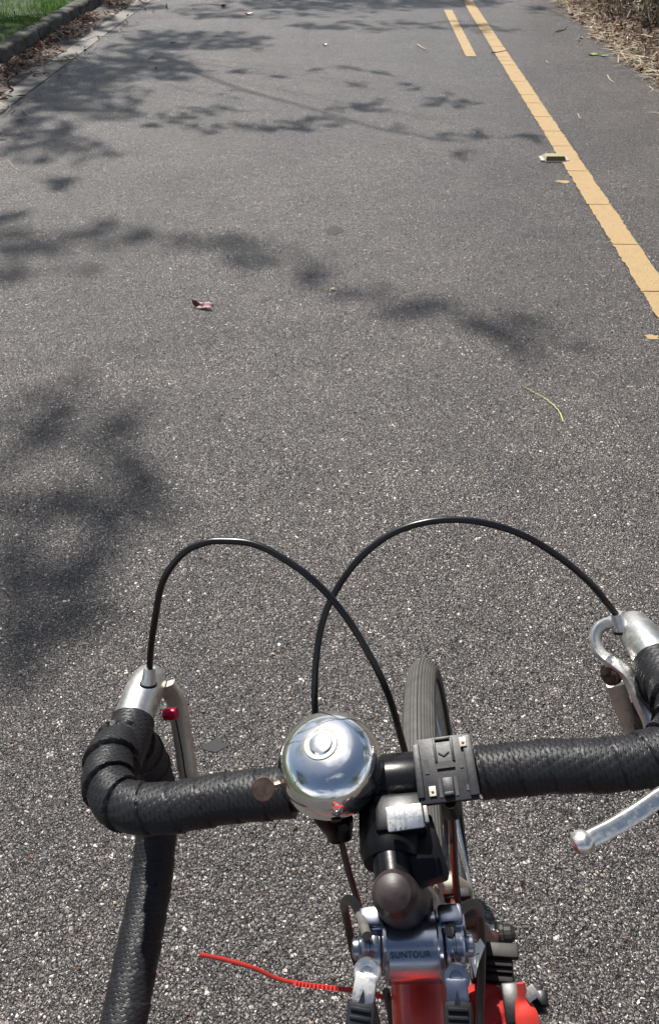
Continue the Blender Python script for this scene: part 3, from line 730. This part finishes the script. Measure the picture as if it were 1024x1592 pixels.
# stem: bar clamp, extension, quill, knob
mb = MB(); mb.tube([V(-.028, 0, 0), V(-.024, 0, 0), V(.024, 0, 0), V(.030, 0, 0)], [.0155, .0182, .0182, .016], 32)
mb.tube([V(0, -.005, 0), V(.0045, -.074, .0)], .0118, 28)
stem = part('stem', mb, M_stemblk)
def ax(t): return V(.0045, -.074+.30*t, .0-t)
mb = MB(); mb.lathe([(0, .0175), (.006, .0168), (.0105, .0145), (.0128, .010), (.0136, .0085), (.0142, .002), (.0150, -.010), (.0158, -.02), (.0178, -.040), (.0182, -.055), (.0182, -.09)], ax(0), basis(ax(-.1)-ax(0)), 40)
part('quill', mb, M_quill)
# lamp bracket round the extension
mb = MB(); mb.tube([V(.003, -.014, -.006), V(.003, -.018, -.006), V(.003, -.046, -.006), V(.003, -.052, -.006)], [.0175, .0205, .0205, .0180], 36)
Ml_ = basis((.10, -.25, 1), (1, .0, -.05))
mb.box(D(652, 1326, .490), (.0135, .0185, .0120), Ml_@Matrix.Rotation(.22, 3, 'Z'), bev=.0022)
mb.box(V(.012, -.03, .012), (.016, .012, .006), bev=.003)
lampb = part('lamp_bracket', mb, M_black)
mb = MB(); c = (D(629, 1271, .468)); Mx = basis((.05, -.35, 1), (1, .05, 0)); mb.box(c, (.0112, .0072, .0016), Mx, bev=.0014)
for k in (-1, 0, 1): mb.box(c+Mx@Vector((-.0035+k*.0030, -.0004, .0018)), (.0006, .0052, .0007), Mx, bev=.0002)
part('release_tab', mb, M_alubr, lampb)
mb = MB(); mb.box(c+Mx@Vector((.0130, .0003, -.0005)), (.0012, .0048, .0022), Mx, bev=.0005); part('hinge_pin', mb, M_alu, lampb)

# computer mount
mc = D(692, 1196, .497); zt = Vector((-.03, -.18, 1)); Mm = basis(zt, (1, .02, 0))
cm = MB(); hx, hy = .0185, .0212
cm.box(mc, (hx, hy, .0020), Mm, bev=.0008)
def on(x, y, z=0): return mc+Mm@Vector((x, y, z))
cm.box(on(-.0172, .0, .0026), (.0022, .0175, .0012), Mm, bev=.0006)
cm.box(on(.0163, .0, .0026), (.0030, .0195, .0012), Mm, bev=.0006)
cm.box(on(-.0050, .012, .0024), (.0009, .0080, .0009), Mm, bev=.0003)
cm.box(on(.0062, .012, .0024), (.0009, .0080, .0009), Mm, bev=.0003)
cm.box(on(.0006, .0194, .0024), (.0058, .0009, .0009), Mm, bev=.0003)
cm.box(on(.0004, -.0125, .0027), (.0034, .0060, .0012), Mm, bev=.0005)
cm.box(on(.0004, -.0170, .0036), (.0030, .0011, .0014), Mm, bev=.0003)
cm.tube([on(0, .0, -.002), on(0, 0, -.012)], .012, 20)
mount = part('computer_mount', cm, M_mount, angle=25)
mb = MB()
for (x, y, sx, sy) in ((.0004, .0015, .0056, .0028), (-.0046, -.0120, .0010, .0062), (.0054, -.0120, .0010, .0062), (-.0118, .002, .0013, .0045), (.0107, .0018, .0011, .0030), (.0135, -.0140, .0019, .0018)):
    mb.box(on(x, y, .00225), (sx, sy, .0004), Mm)
part('slots', mb, M_hole, mount, smooth=False)
mb = MB(); mb.box(on(.0006, .0002, .0030), (.0058, .0006, .0006), Mm); part('latch_edge', mb, M_mount, mount, smooth=False)
mb = MB()
for s in (-1, 1): mb.box(on(.0004+s*.0017, .0092, .0026), (.0021, .00035, .0003), Mm@Matrix.Rotation(s*.62, 3, 'Z'))
part('arrow_mark', mb, M_hole, mount, smooth=False)
for (x, y) in ((.0138, .0148), (-.0098, -.0140)):
    mb = MB(); mb.box(on(x, y, .0042 if x > 0 else .0030), (.0022, .0032, .0006), Mm, bev=.0003); ct = part('contact_plate', mb, M_beige, mount)
    mb = MB(); mb.lathe([(.0010, 0), (.0010, .0006), (0, .0008)], on(x, y-.0003, .0048 if x > 0 else .0036), Mm, 10); part('rivet', mb, M_bronze, ct)
mb = MB()
for s in (-1,):
    mb.tube([on(.0, -.016, -.004), on(.001, -.019, -.014), V(.041, -.017, -.008), V(.041, -.008, -.020), V(.041, .008, -.020), V(.041, .018, 0)], .0045, 10, flat=(1, 2))
part('mount_strap', mb, M_blackr, mount)

# bell
bc = V(-.0315, .0035, .0215); Mb = basis((-.03, -.03, 1), (1, 0, 0)); R0 = .0350
def bell_prof(R):
    pr = [(.0095, .0282), (.0125, .0277)]
    for k in range(0, 13):
        a = radians(68-k*68/12); pr.append((R*.30+R*.70*cos(a), .0045+.0233*sin(a)))
    pr += [(R*1.004, .0015), (R*1.0, -.002), (R*.98, -.0060), (R*.96, -.0082), (R*.93, -.0084), (R*.94, -.005)]
    return pr
bell = MB(); bell.lathe(bell_prof(R0), bc, Mb, 96)
blo = part('bell', bell, M_chrome, angle=50)
mb = MB(); mb.lathe([(.0112, .0270), (.0113, .0282), (.0108, .0287), (.0100, .0285), (.0092, .0270), (.0080, .0266)], bc, Mb, 60, closed=False); part('knurled_collar', mb, M_beige, blo)
mb = MB(); mb.lathe([(.0080, .0270), (.0080, .0284), (.0070, .0296), (.004, .0303), (0, .0305)], bc, Mb, 48); part('button', mb, M_chrome, blo)
mb = MB(); mb.lathe([(.0010, 0), (.0034, .0001), (.0036, .0006), (0, .0007)], bc+Mb@Vector((.002, -R0*.982, -.0065)), basis(Mb@Vector((.06, -1, -.25))), 20); part('clapper_hole', mb, M_hole, blo)
mb = MB(); mb.lathe([(0, -.019), (.012, -.019), (.015, -.012), (.018, -.008), (0, -.008)], bc, Mb, 30)
mb.tube([V(-.040, .000, .019), V(-.040, -.012, .016), V(-.040, -.019, .0), V(-.039, -.017, -.016), V(-.037, -.018, -.024), V(-.037, -.020, -.030)], [.007, .008, .008, .0075, .007, .0065], 14)
mb.tube([D(534, 1272, .52), D(534, 1300, .525)], [.0065, .006], 16)
bb = part('bell_bracket', mb, M_black, blo)
mb = MB(); mb.lathe([(0, .002), (.0030, .0015), (.0036, -.001), (.0036, -.005)], D(536, 1285, .505), basis((0, -1, .5)), 14); part('clamp_screw', mb, M_blackr, blo)
mb = MB(); pad = D(409, 1227, .495); mb.tube([V(-.055, -.006, .014), D(432, 1217, .498), D(420, 1222, .497)], [.0022, .0018, .0016], 8, flat=(1, 1.6))
mb.lathe([(0, -.0007), (.0072, -.0007), (.0078, 0), (.0072, .0007), (0, .0009)], pad, basis((.15, -.55, .9)), 28)
part('striker', mb, M_bronze, blo)

# brakes
def sq(sd, an, r): return r/((abs(cos(an))**5+abs(sin(an))**5)**.2)
M_lever = alu('weathered_lever_aluminium', (.62, .58, .50), .5, (.36, .32, .27))
def ferr(px0, px1, d, par):
    a, b = D(*px0, d), D(*px1, d-.003); n = (b-a)
    mb = MB(); mb.tube([a, a+n*.12, a+n*.8, b], [.0062, .0060, .0047, .0044], 20); part('ferrule', mb, M_alubr, par)
    mb = MB(); mb.tube([a-n*.12, a+n*.02], [.0068, .0068], 20); part('rubber_ring', mb, M_blackr, par)
# left
def body(pts, rr, flat, par=bike, label=None):
    P = spline(pts, 6); n = len(P); R = []
    for i in range(n):
        t = i/(n-1)*(len(rr)-1); k = min(int(t), len(rr)-2); R.append(rr[k]*(1-(t-k))+rr[k+1]*(t-k))
    mb = MB(); mb.tube(P, R, 24, flat=flat, ref=(0, 0, 1)); return part('brake_hood', mb, M_alu, par, label, angle=50)
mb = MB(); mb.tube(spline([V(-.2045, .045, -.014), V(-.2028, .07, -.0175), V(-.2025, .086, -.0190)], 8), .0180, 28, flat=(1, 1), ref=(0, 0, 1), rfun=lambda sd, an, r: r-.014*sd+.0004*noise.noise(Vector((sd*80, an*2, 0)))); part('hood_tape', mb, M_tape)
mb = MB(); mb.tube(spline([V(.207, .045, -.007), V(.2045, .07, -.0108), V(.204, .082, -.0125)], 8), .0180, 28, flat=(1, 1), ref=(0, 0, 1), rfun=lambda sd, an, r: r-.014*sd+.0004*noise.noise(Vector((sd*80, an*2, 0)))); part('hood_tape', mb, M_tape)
lh = body([V(-.203, .070, -.018), V(-.202, .10, -.020), V(-.2005, .122, -.0235), V(-.2, .134, -.028), V(-.2, .141, -.033)], [.0155, .0158, .0160, .0142, .0075], (1.0, 1.0))
ferr((231, 1062), (233, 1038), .612, lh)
mb = MB(); mb.tube(spline([V(-.186, .128, -.030), V(-.182, .122, -.05), V(-.184, .103, -.085), V(-.186, .088, -.115), V(-.184, .094, -.150)], 5), .0098, 24, flat=(.42, .85), ref=(0, 1, 0), rfun=sq); lev = part('brake_lever', mb, M_lever, lh)
mb = MB(); mb.tube(spline([V(-.1842, .1165, -.052), V(-.1852, .098, -.085), V(-.187, .083, -.115), V(-.185, .089, -.150)], 5), .0007, 6); part('blade_groove', mb, M_hole, lev)
mb = MB(); mb.lathe([(.0046, 0), (.0050, .001), (.0050, .009), (.0042, .0105), (0, .0105)], D(256, 1111, .612), basis((1, -.05, .05)), 20); part('pivot_bolt', mb, M_redano, lh)
# right
rh = body([V(.205, .070, -.010), V(.203, .092, -.014), V(.201, .112, -.020), V(.2, .126, -.025), V(.199, .132, -.031)], [.0150, .0150, .0146, .0130, .0070], (1.0, 1.0))
ferr((965, 978), (957, 953), .595, rh)
mb = MB(); P = [D(952, 966, .602), D(932, 975, .600), D(924, 992, .597), D(932, 1015, .593), D(958, 1034, .586), D(978, 1052, .581), D(993, 1084, .577), D(1009, 1118, .573), D(1020, 1150, .570), D(1062, 1190, .562), D(1055, 1218, .556), D(1020, 1242, .551), D(985, 1266, .549), D(950, 1287, .548), D(914, 1305, .548)]
PS = spline(P, 5); mb.tube(PS, [.0046 if i < 18 else .0060 for i in range(len(PS))], 20, flat=(.62, 1.0), ref=(1, 0, .2), rfun=sq); el = part('extension_lever', mb, M_alubr, rh)
mb = MB(); mb.lathe([(0, -.0085), (.005, -.0072), (.0082, -.003), (.0088, .001), (.0070, .0055), (.003, .008), (0, .0085)], D(905, 1309, .548), basis(D(905, 1309, .548)-D(950, 1287, .548)), 24); part('lever_tip', mb, M_alubr, el)
mb = MB(); pv = D(948, 1049, .588); mb.lathe([(.0080, -.004), (.0085, 0), (.0083, .0015), (.0065, .0020), (.0062, .0038), (0, .0042)], pv, basis((-.85, -.45, .45)), 28); pb = part('pivot_bolt', mb, M_bronze, rh)
Mp = basis((-.85, -.45, .45)); mb = MB(); mb.box(pv+Mp@Vector((0, 0, .0042)), (.0058, .0009, .0005), Mp); part('screw_slot', mb, M_hole, pb)
mb = MB(); mb.tube(spline([D(956, 1062, .612), D(968, 1100, .622), D(985, 1140, .63), D(1000, 1190, .64)], 5), .0085, 24, flat=(.45, .85), ref=(0, 1, 0), rfun=sq); part('brake_lever', mb, M_lever, rh)

# cables
mb = MB(); P = [D(*q) for q in ((233, 1042, .609), (234, 1015, .60), (240, 970, .585), (253, 905, .57), (283, 862, .56), (318, 844, .555), (352, 841, .553), (395, 846, .55), (440, 868, .547), (490, 905, .545), (535, 955, .548), (575, 1020, .555), (605, 1085, .565), (628, 1165, .585), (650, 1240, .61), (668, 1310, .64), (672, 1350, .655), (655, 1388, .66))]
mb.tube(spline(P, 8), .0026, 14); part('brake_cable', mb, M_cable)
mb = MB(); P = [D(*q) for q in ((958, 957, .592), (943, 938, .585), (915, 905, .575), (870, 867, .567), (820, 836, .56), (770, 817, .556), (715, 808, .555), (660, 812, .556), (610, 829, .56), (565, 862, .565), (530, 905, .572), (505, 955, .578), (493, 1010, .58), (489, 1070, .582), (491, 1120, .585), (502, 1190, .59), (520, 1260, .60), (538, 1340, .605), (562, 1420, .60), (585, 1480, .59))]
mb.tube(spline(P, 8), .0026, 14); part('brake_cable', mb, M_cable)
mb = MB(); P = [D(*q) for q in ((690, 1250, .60), (693, 1290, .61), (690, 1340, .60), (672, 1372, .59), (652, 1398, .57))]; mb.tube(spline(P, 6), .0019, 10); part('sensor_wire', mb, M_cable)
mb = MB(); P = [D(*q) for q in ((700, 1240, .56), (704, 1300, .60), (707, 1360, .63), (714, 1430, .65), (716, 1500, .66))]; mb.tube(spline(P, 6), .0030, 10); part('sensor_wire', mb, M_cable)
for P, m in (([(570, 1455, .47), (562, 1430, .485), (552, 1407, .505), (541, 1398, .525), (535, 1408, .545), (541, 1440, .56), (552, 1490, .57), (572, 1540, .575), (590, 1610, .575)], M_greyh),
             ([(697, 1448, .475), (708, 1428, .49), (722, 1410, .505), (736, 1405, .52), (745, 1416, .535), (748, 1450, .55), (748, 1500, .56), (746, 1560, .565), (744, 1620, .565)], M_greyh)):
    PP = spline([D(*q) for q in P], 8); mb = MB(); k = int(len(PP)*.52); mb.tube(PP[:k+1], .0031, 14); hs = part('shift_cable', mb, m)
    mb = MB(); mb.tube(PP[k:], .0030, 14); part('lower_housing', mb, M_cable, hs)
mb = MB(); P = [D(*q) for q in ((600, 1540, .53), (606, 1570, .535), (612, 1620, .54))]; mb.tube(spline(P, 4), .0026, 10); part('shift_cable', mb, M_cable)

# stem shifter clamp: half barrel lying across, drums, bolts, levers
cc = V(.0075, -.0845, -.0520)
Mx = basis((1, .0, -.10), (0, 0, 1))
mb = MB(); prof = []
mb.lathe([(.0180, -.0188), (.0207, -.0180), (.0210, -.0160), (.0204, -.0150), (.0204, .0150), (.0210, .0160), (.0207, .0180), (.0180, .0188)], cc, Mx, 40)
mb.box(cc+Vector((0, .012, -.004)), (.0165, .014, .013), bev=.003)
clampo = part('shifter_clamp', mb, M_chrome2, angle=30)
for s in (-1, 1):
    mb = MB()
    mb.lathe([(.010, .0195), (.0150, .0200), (.0156, .0212), (.0156, .0248), (.0138, .0252), (.0138, .0262), (.0156, .0266), (.0156, .0306), (.0146, .0318), (.009, .032)] , cc, Mx@Matrix.Rotation(0 if s > 0 else pi, 3, 'X'), 40)
    dr = part('shifter_drum', mb, M_chrome2, clampo, angle=30)
    mb = MB(); mb.lathe([(.0098, .0322), (.0102, .0338), (.0070, .0345), (.0068, .0372), (.0045, .0386), (0, .039)], cc, Mx@Matrix.Rotation(0 if s > 0 else pi, 3, 'X'), 28); part('drum_bolt', mb, M_chrome2, clampo)
    mb = MB(); q = cc+Mx@Vector((.0190, 0, s*.0245))+Vector((0, .004, 0)); mb.box(q+Vector((0, .007, .0)), (.0075, .0055, .0040), bev=.0022); mb.box(q+Vector((0, .004, -.006)), (.0085, .004, .004), bev=.001)
    part('cable_stop', mb, M_chrome2, clampo)
    mb = MB(); mb.tube([cc+Mx@Vector((.0105, 0, s*.0185)), cc+Mx@Vector((.0105, 0, s*.0193))], .004, 12)
# levers
for (p0, p1, p2, s) in (((571, 1512, .448), (563, 1556, .440), (555, 1640, .430), -1), ((709, 1520, .455), (711, 1556, .447), (715, 1640, .437), 1)):
    a, b, c3 = D(*p0), D(*p1), D(*p2); t = (b-a).normalized(); Ml = basis(Vector((0, -.35, 1)), t)
    Lh = (b-a).length
    mb = MB(); mb.box(a.lerp(b, .55), (Lh*.52, .0064, .0026), Ml, bev=.0016)
    mb.lathe([(.0035, -.003), (.0078, -.003), (.0080, .0015), (.0070, .0030), (.0040, .0028), (.0035, .0)], a, Ml, 24)
    lv = part('shift_lever', mb, M_alubr if s < 0 else M_chrome2, clampo, angle=30)
    mb = MB(); t2 = (c3-b).normalized(); Mg = basis(Vector((0, -.35, 1)), t2); LL = (c3-b).length
    mb.box(b.lerp(c3, .5), (LL*.5, .0082, .0048), Mg, bev=.0030)
    for k in range(9): mb.box(b+t2*(.004+k*.0042)+Mg@Vector((0, 0, .0048)), (.0009, .0058, .0009), Mg, bev=.0005)
    part('grip', mb, M_mount if s < 0 else M_blackr, lv)
    mb = MB(); ap = a.lerp(b, .92)+Ml@Vector((0, 0, .0027)); mb.add([ap+Ml@Vector(v) for v in ((-.0045, 0, 0), (.004, .0022, 0), (.004, -.0022, 0), (-.0045, 0, .0006), (.004, .0022, .0006), (.004, -.0022, .0006))], [(3, 4, 5), (0, 1, 4, 3), (1, 2, 5, 4), (2, 0, 3, 5)])
    part('groove_mark', mb, M_mount, lv, smooth=False)
# lettering stamped on the clamp
tc = bpy.data.curves.new('lettering', 'FONT'); tc.body = 'SUNTOUR'; tc.size = .0052; tc.align_x = 'CENTER'; tc.align_y = 'CENTER'; tc.extrude = .00012; tc.resolution_u = 3
to = bpy.data.objects.new('lettering_tmp', tc); C.objects.link(to)
dg = bpy.context.evaluated_depsgraph_get(); me = bpy.data.meshes.new_from_object(to.evaluated_get(dg)); bpy.data.objects.remove(to)
Rb = .0206
for v in me.vertices:
    x, yy, z = v.co; an = radians(58)+yy/Rb
    loc = Mx@Vector((0, 0, x)); vec = Vector((0, -cos(an), sin(an)))*(Rb+.0001+z)
    v.co = cc+loc+vec
lt = link(me, 'lettering', mat_simple('dark_lettering', (.02, .02, .03), .5), clampo)

# frame, fork, headset
def axr(t, f=0, a=0): return ax(t)+Vector((a, f, 0))
mb = MB(); mb.tube([ax(.066), ax(.070), ax(.078), ax(.082), ax(.09), ax(.095)], [.017, .0198, .0198, .018, .0212, .0205], 30); part('headset', mb, M_alu)
mb = MB(); mb.tube([ax(.092), ax(.098), ax(.10), ax(.205), ax(.207), ax(.213)], [.0195, .0195, .0175, .0175, .0195, .0195], 30)
frame = part('head_tube', mb, M_red)
BBp = V(0, -.52, -.63); ST = V(0, -.66, -.11)
def ctube(name, a, b, r0, r1, mat=M_red, par=bike, **k):
    mb = MB(); mb.tube([a, a.lerp(b, .1), b], [r0, r0, r1], 20); return part(name, mb, mat, par)
ctube('top_tube', ax(.115), ST, .0200, .0160); ctube('down_tube', ax(.185), BBp, .0225, .0190); ctube('seat_tube', BBp, V(0, -.675, -.05), .0145, .0145)
# lug points on the sides of the tubes
mb = MB(); d = (ST-ax(.115)).normalized()
mb.tube([ax(.115), ax(.115)+d*.028, ax(.115)+d*.034], [.0222, .0218, .0202], 24); part('lug', mb, M_red)
mb = MB(); mb.tube([ax(.185), ax(.185)+(BBp-ax(.185)).normalized()*.03], [.0245, .0235], 24)
part('lug', mb, M_red)
mb = MB(); q = ax(.115)+d*.030; mb.box(q+Vector((-.0075, -.002, .0200)), (.0048, .007, .0012), Matrix.Rotation(.5, 3, 'Z'), bev=.0003); part('frame_decal', mb, M_tag)

YAW = radians(-2.2)
def Wp(a, b, c):
    q = V(a, b, c); pz = Vector((0, -.085, 0)); r = q-pz; r.z -= 0
    return Vector((r.x*cos(YAW)-r.y*sin(YAW), r.x*sin(YAW)+r.y*cos(YAW), r.z))+pz
AXL = (.107, -.5608)
def mk(a, b, c): return Wp(a, b, c)
fork = MB(); crown_c = ax(.225)
fork.tube([mk(-.038, .003, -.236), mk(-.026, .0, -.228), mk(0, -.010, -.224), mk(.026, .0, -.228), mk(.038, .003, -.236)], [.009, .0110, .0150, .0110, .009], 16)
for s in (-1, 1):
    fork.tube(spline([mk(s*.036, .002, -.234), mk(s*.040, .028, -.33), mk(s*.045, .060, -.45), mk(s*.050, .095, -.535), mk(s*.050, AXL[0], AXL[1])], 6), [.0105*(1-.018*i) for i in range(25)], 14, flat=(1.1, .8))
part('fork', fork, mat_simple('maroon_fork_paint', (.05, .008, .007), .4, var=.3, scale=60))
wheel_c = mk(0, *AXL); WM = basis((cos(YAW), sin(YAW), 0), (0, 0, 1))
RO = .34; rt = .0185; rc = RO-rt
prof = []; 
def rp(ang, r=rt): return (rc+r*cos(ang), r*sin(ang))
angs = []
N = 96; pr2 = []
for k in range(N+1):
    an = radians(-118+236*k/N); dg_ = math.degrees(an); g = 0
    if abs(dg_) < 62:
        m_ = (dg_+62) % 12.4
        if 10.2 < m_: g = .0011
    pr2.append(rp(an, rt-g))
mb = MB(); mb.lathe(pr2, wheel_c, WM, 160, closed=True)
# material: ribs in tread, darker sidewall
wheel = empty('front_wheel'); wheel.parent = bike
for i, f in enumerate(mb.f):
    j = i//160
    if j >= N: mb.mi[i] = 1; continue
    an = -118+236*(j+.5)/N
    if abs(an) > 66: mb.mi[i] = 2
    elif ((an+62) % 12.4) > 10.0 and abs(an) < 62: mb.mi[i] = 1
part('tyre', mb, [M_tyre, M_groove, M_side], wheel, angle=40)
mb = MB(); mb.lathe([(.309, -.0115), (.316, -.0125), (.317, -.0105), (.305, -.0095), (.300, 0), (.305, .0095), (.317, .0105), (.316, .0125), (.309, .0115), (.295, .006), (.293, 0), (.295, -.006)], wheel_c, WM, 120, closed=True); part('rim', mb, M_rim, wheel)
mb = MB(); hp = [(.0045, -.058), (.0045, -.052), (.010, -.0515), (.010, -.0475), (.014, -.042), (.022, -.036), (.0235, -.035), (.0235, -.032), (.012, -.028), (.009, 0), (.012, .028), (.0235, .032), (.0235, .035), (.022, .036), (.014, .042), (.010, .0475), (.010, .0515), (.0045, .052), (.0045, .058)]
mb.lathe(hp, wheel_c, WM, 28); part('hub', mb, M_alu, wheel)
for s in (-1, 1):
    mb = MB(); mb.lathe([(.0125, .056), (.0135, .058), (.0135, .062), (.0105, .063), (.0105, .071), (.007, .076), (0, .0765)], wheel_c, WM@Matrix.Rotation(0 if s > 0 else pi, 3, 'X'), 14); part('axle_nut', mb, M_clampblk, wheel, angle=20)
for k in range(36):
    a0 = 2*pi*k/36; s = 1 if k % 2 else -1; cross = radians(58)*(1 if (k//2) % 2 else -1)
    p0 = wheel_c+WM@Vector((.021*cos(a0+cross), .021*sin(a0+cross), s*.0335)); p1 = wheel_c+WM@Vector((.298*cos(a0), .298*sin(a0), s*.002))
    mb = MB(); mb.tube([p0, p1], .0013, 6); mb.tube([p1.lerp(p0, .05), p1], .0021, 6); part('spoke', mb, M_spoke, wheel)
mb = MB(); v = wheel_c+WM@Vector((.296*cos(.9), .296*sin(.9), 0)); mb.tube([v, v.lerp(wheel_c, .12)], [.003, .0024], 8); part('valve', mb, M_spoke, wheel)

# rear wheel and the parts behind the camera, simply
rw = empty('rear_wheel'); rw.parent = bike; rcn = V(0, -.93, -.5608)
WR = basis((1, 0, 0), (0, 0, 1))
mb = MB(); mb.lathe([(p[0], p[1]) for p in pr2], rcn, WR, 90, closed=True); part('tyre', mb, M_tyre, rw)
mb = MB(); mb.lathe([(.309, -.0115), (.317, -.0105), (.300, 0), (.317, .0105), (.309, .0115), (.293, 0)], rcn, WR, 80, closed=True); part('rim', mb, M_rim, rw)
mb = MB(); mb.lathe(hp, rcn, WR, 20); part('hub', mb, M_alu, rw)
for k in range(28):
    a0 = 2*pi*k/28; s = 1 if k % 2 else -1
    mb = MB(); mb.tube([rcn+WR@Vector((.021*cos(a0+1), .021*sin(a0+1), s*.033)), rcn+WR@Vector((.298*cos(a0), .298*sin(a0), 0))], .001, 5); part('spoke', mb, M_spoke, rw)
for s in (-1, 1):
    ctube('chain_stay', BBp+Vector((s*.02, 0, 0)), rcn+Vector((s*.06, 0, 0)), .010, .007); ctube('seat_stay', V(s*.012, -.665, -.12), rcn+Vector((s*.06, 0, 0)), .008, .007)
ctube('seat_post', V(0, -.675, -.05), V(0, -.70, .03), .0132, .0132, M_alu)
mb = MB(); P = spline([V(0, -.56, .045), V(0, -.62, .05), V(0, -.70, .05), V(0, -.78, .055), V(0, -.82, .05)], 5)
mb.tube(P, [.018+.05*(i/20)**1.6 for i in range(21)], 16, flat=(.45, 1.1), ref=(0, 0, 1)); part('saddle', mb, M_blackr)
mb = MB(); mb.lathe([(.09, -.002), (.095, 0), (.09, .002), (.06, .002), (.06, -.002)], BBp+Vector((.048, 0, 0)), WR, 48, closed=True); part('chainring', mb, M_alu)
for s in (-1, 1):
    e = BBp+Vector((s*.07, s*.0, -s*.165)); mb = MB(); mb.tube([BBp+Vector((s*.055, 0, 0)), e], [.013, .010], 12, flat=(1, .6)); part('crank', mb, M_alu)
    mb = MB(); mb.box(e+Vector((s*.05, 0, 0)), (.042, .035, .010), bev=.004); part('pedal', mb, M_black)

# front brake over the tyre
mb = MB(); mb.tube([D(655, 1376, .655), D(672, 1372, .650), D(700, 1372, .650), D(724, 1384, .660), D(727, 1400, .68)], [.008, .0088, .0085, .007, .005], 14, flat=(.8, 1.1))
fb = part('front_brake', mb, M_beige)
mb = MB(); q0, q1 = D(664, 1372, .620), D(684, 1452, .600); t = (q1-q0); mb.box(q0.lerp(q1, .5), (t.length/2, .0095, .0035), basis((.15, -.5, 1), t), bev=.0018); part('brake_arm', mb, M_beige, fb)
mb = MB(); mb.tube([D(706, 1395, .645), D(712, 1430, .640), D(718, 1470, .64)], .0042, 12, flat=(.6, 1)); part('brake_arm', mb, M_beige, fb)
mb = MB(); mb.lathe([(.006, 0), (.006, .004), (.0035, .0045), (.0035, .009), (0, .009)], D(672, 1384, .612), basis((-.3, -1, .5)), 6); part('anchor_bolt', mb, M_bronze, fb)
mb = MB(); mb.box(D(703, 1392, .648), (.0150, .004, .0055), bev=.0015); part('brake_pad', mb, M_blackr, fb)
mb = MB(); mb.tube([D(590, 1426, .59), D(568, 1438, .60)], .0020, 8); part('cable_end', mb, M_bronze, fb)
# white torn paper tag by the right drum
mb = MB(); tp = [D(*q) for q in ((725, 1464, .500), (741, 1466, .502), (746, 1459, .503), (753, 1470, .505), (742, 1500, .498), (738, 1520, .493), (733, 1500, .494))]
nrm = (tp[2]-tp[0]).cross(tp[4]-tp[0]).normalized()*.0005; n = len(tp)
mb.add([p+nrm for p in tp]+[p-nrm for p in tp], [tuple(range(n)), tuple(reversed(range(n, 2*n)))]+[(k, n+k, n+(k+1) % n, (k+1) % n) for k in range(n)])
part('paper_tag', mb, M_tag, smooth=False)
mb = MB(); mb.tube([D(733, 1455, .498), D(733, 1488, .493), D(744, 1482, .492)], .0004, 5); part('tag_wire', mb, M_hole)

# red cable tie looped round the head tube
tie = MB(); P = spline([D(*q) for q in ((311, 1484, .500), (350, 1492, .505), (395, 1505, .51), (430, 1521, .515), (470, 1530, .52), (520, 1536, .525), (560, 1541, .53), (600, 1551, .535), (632, 1562, .535))], 8)
tie.tube(P, .0011, 10, flat=(.55, 1.25), ref=(.2, -.6, 1))
for i in range(int(len(P)*.46), len(P)-4, 1):
    a = P[i].lerp(P[i+1], .5); t = (P[i+1]-P[i]).normalized(); Mt = basis((.2, -.6, 1), t)
    tie.add([a+Mt@Vector(v) for v in ((-.0022, -.0014, 0), (-.0022, .0014, 0), (.0016, .0014, .0004), (.0016, -.0014, .0004), (.0020, .0014, .0015), (.0020, -.0014, .0015), (.0024, .0014, 0), (.0024, -.0014, 0))], [(0, 1, 4, 5), (5, 4, 6, 7), (0, 5, 7), (1, 6, 4)])
to = tie.build('cable_tie', M_redtie, None); to.matrix_world = BM
tag(to, 'loose red ratchet cable tie sticking out left of the shift levers', 'cable tie')

# red bag strapped behind the head tube
bag = empty('frame_bag', BM); tag(bag, 'red nylon bag with black buckle tucked beside the frame at the bottom right', 'bag')
mb = MB(); c0 = D(757, 1604, .68); seg = 40; pts = []
vs = []; rows = 24
for i in range(rows+1):
    ph = -pi/2+pi*i/rows
    for k in range(seg):
        a = 2*pi*k/seg; x, y_, z = cos(ph)*cos(a), cos(ph)*sin(a), sin(ph)
        q = Vector((x*.031, y_*.038, z*.034))
        cr = .0022*noise.noise(Vector((x*2, y_*2, z*2)))-.0035*math.exp(-((y_*.9-x*.45+.25)/.07)**2)-.003*math.exp(-((y_*.9-x*.5-.35)/.05)**2)
        vs.append(c0+q*(1+cr/.03))
mb.add(vs, [(i*seg+k, i*seg+(k+1) % seg, (i+1)*seg+(k+1) % seg, (i+1)*seg+k) for i in range(rows) for k in range(seg)])
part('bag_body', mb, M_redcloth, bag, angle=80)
mb = MB(); mb.tube(spline([D(809, 1528, .655), D(811, 1545, .655), D(812, 1558, .655), D(818, 1580, .65), D(824, 1620, .645)], 5), [.0036+.0001*i+.0050*min(1, max(0, i-6)/9) for i in range(21)], 14, flat=(.35, 1), ref=(.2, -.6, 1)); part('strap_pull', mb, M_redtie, bag)
mb = MB(); mb.box(D(800, 1562, .67), (.010, .016, .006), bev=.002); mb.box(D(828, 1556, .665), (.010, .010, .005), bev=.002); mb.box(D(842, 1553, .662), (.005, .006, .004), bev=.0015)
part('buckle', mb, M_black, bag)
mb = MB(); mb.box(D(825, 1544, .655), (.0055, .005, .0022), basis((-.2, -.4, 1), (1, .6, 0)), bev=.0008); part('buckle_plate', mb, M_alu, bag)
mb = MB()
for (x, y_, d_, sx, r) in ((768, 1478, .70, .021, .0045), (765, 1492, .70, .018, .004), (766, 1502, .70, .0175, .004), (764, 1517, .70, .019, .006)):
    mb.box(D(x, y_, d_), (sx, .006, r), Matrix.Rotation(-.12, 3, 'Z'), bev=.0018)
part('bag_webbing', mb, M_clampblk, bag)
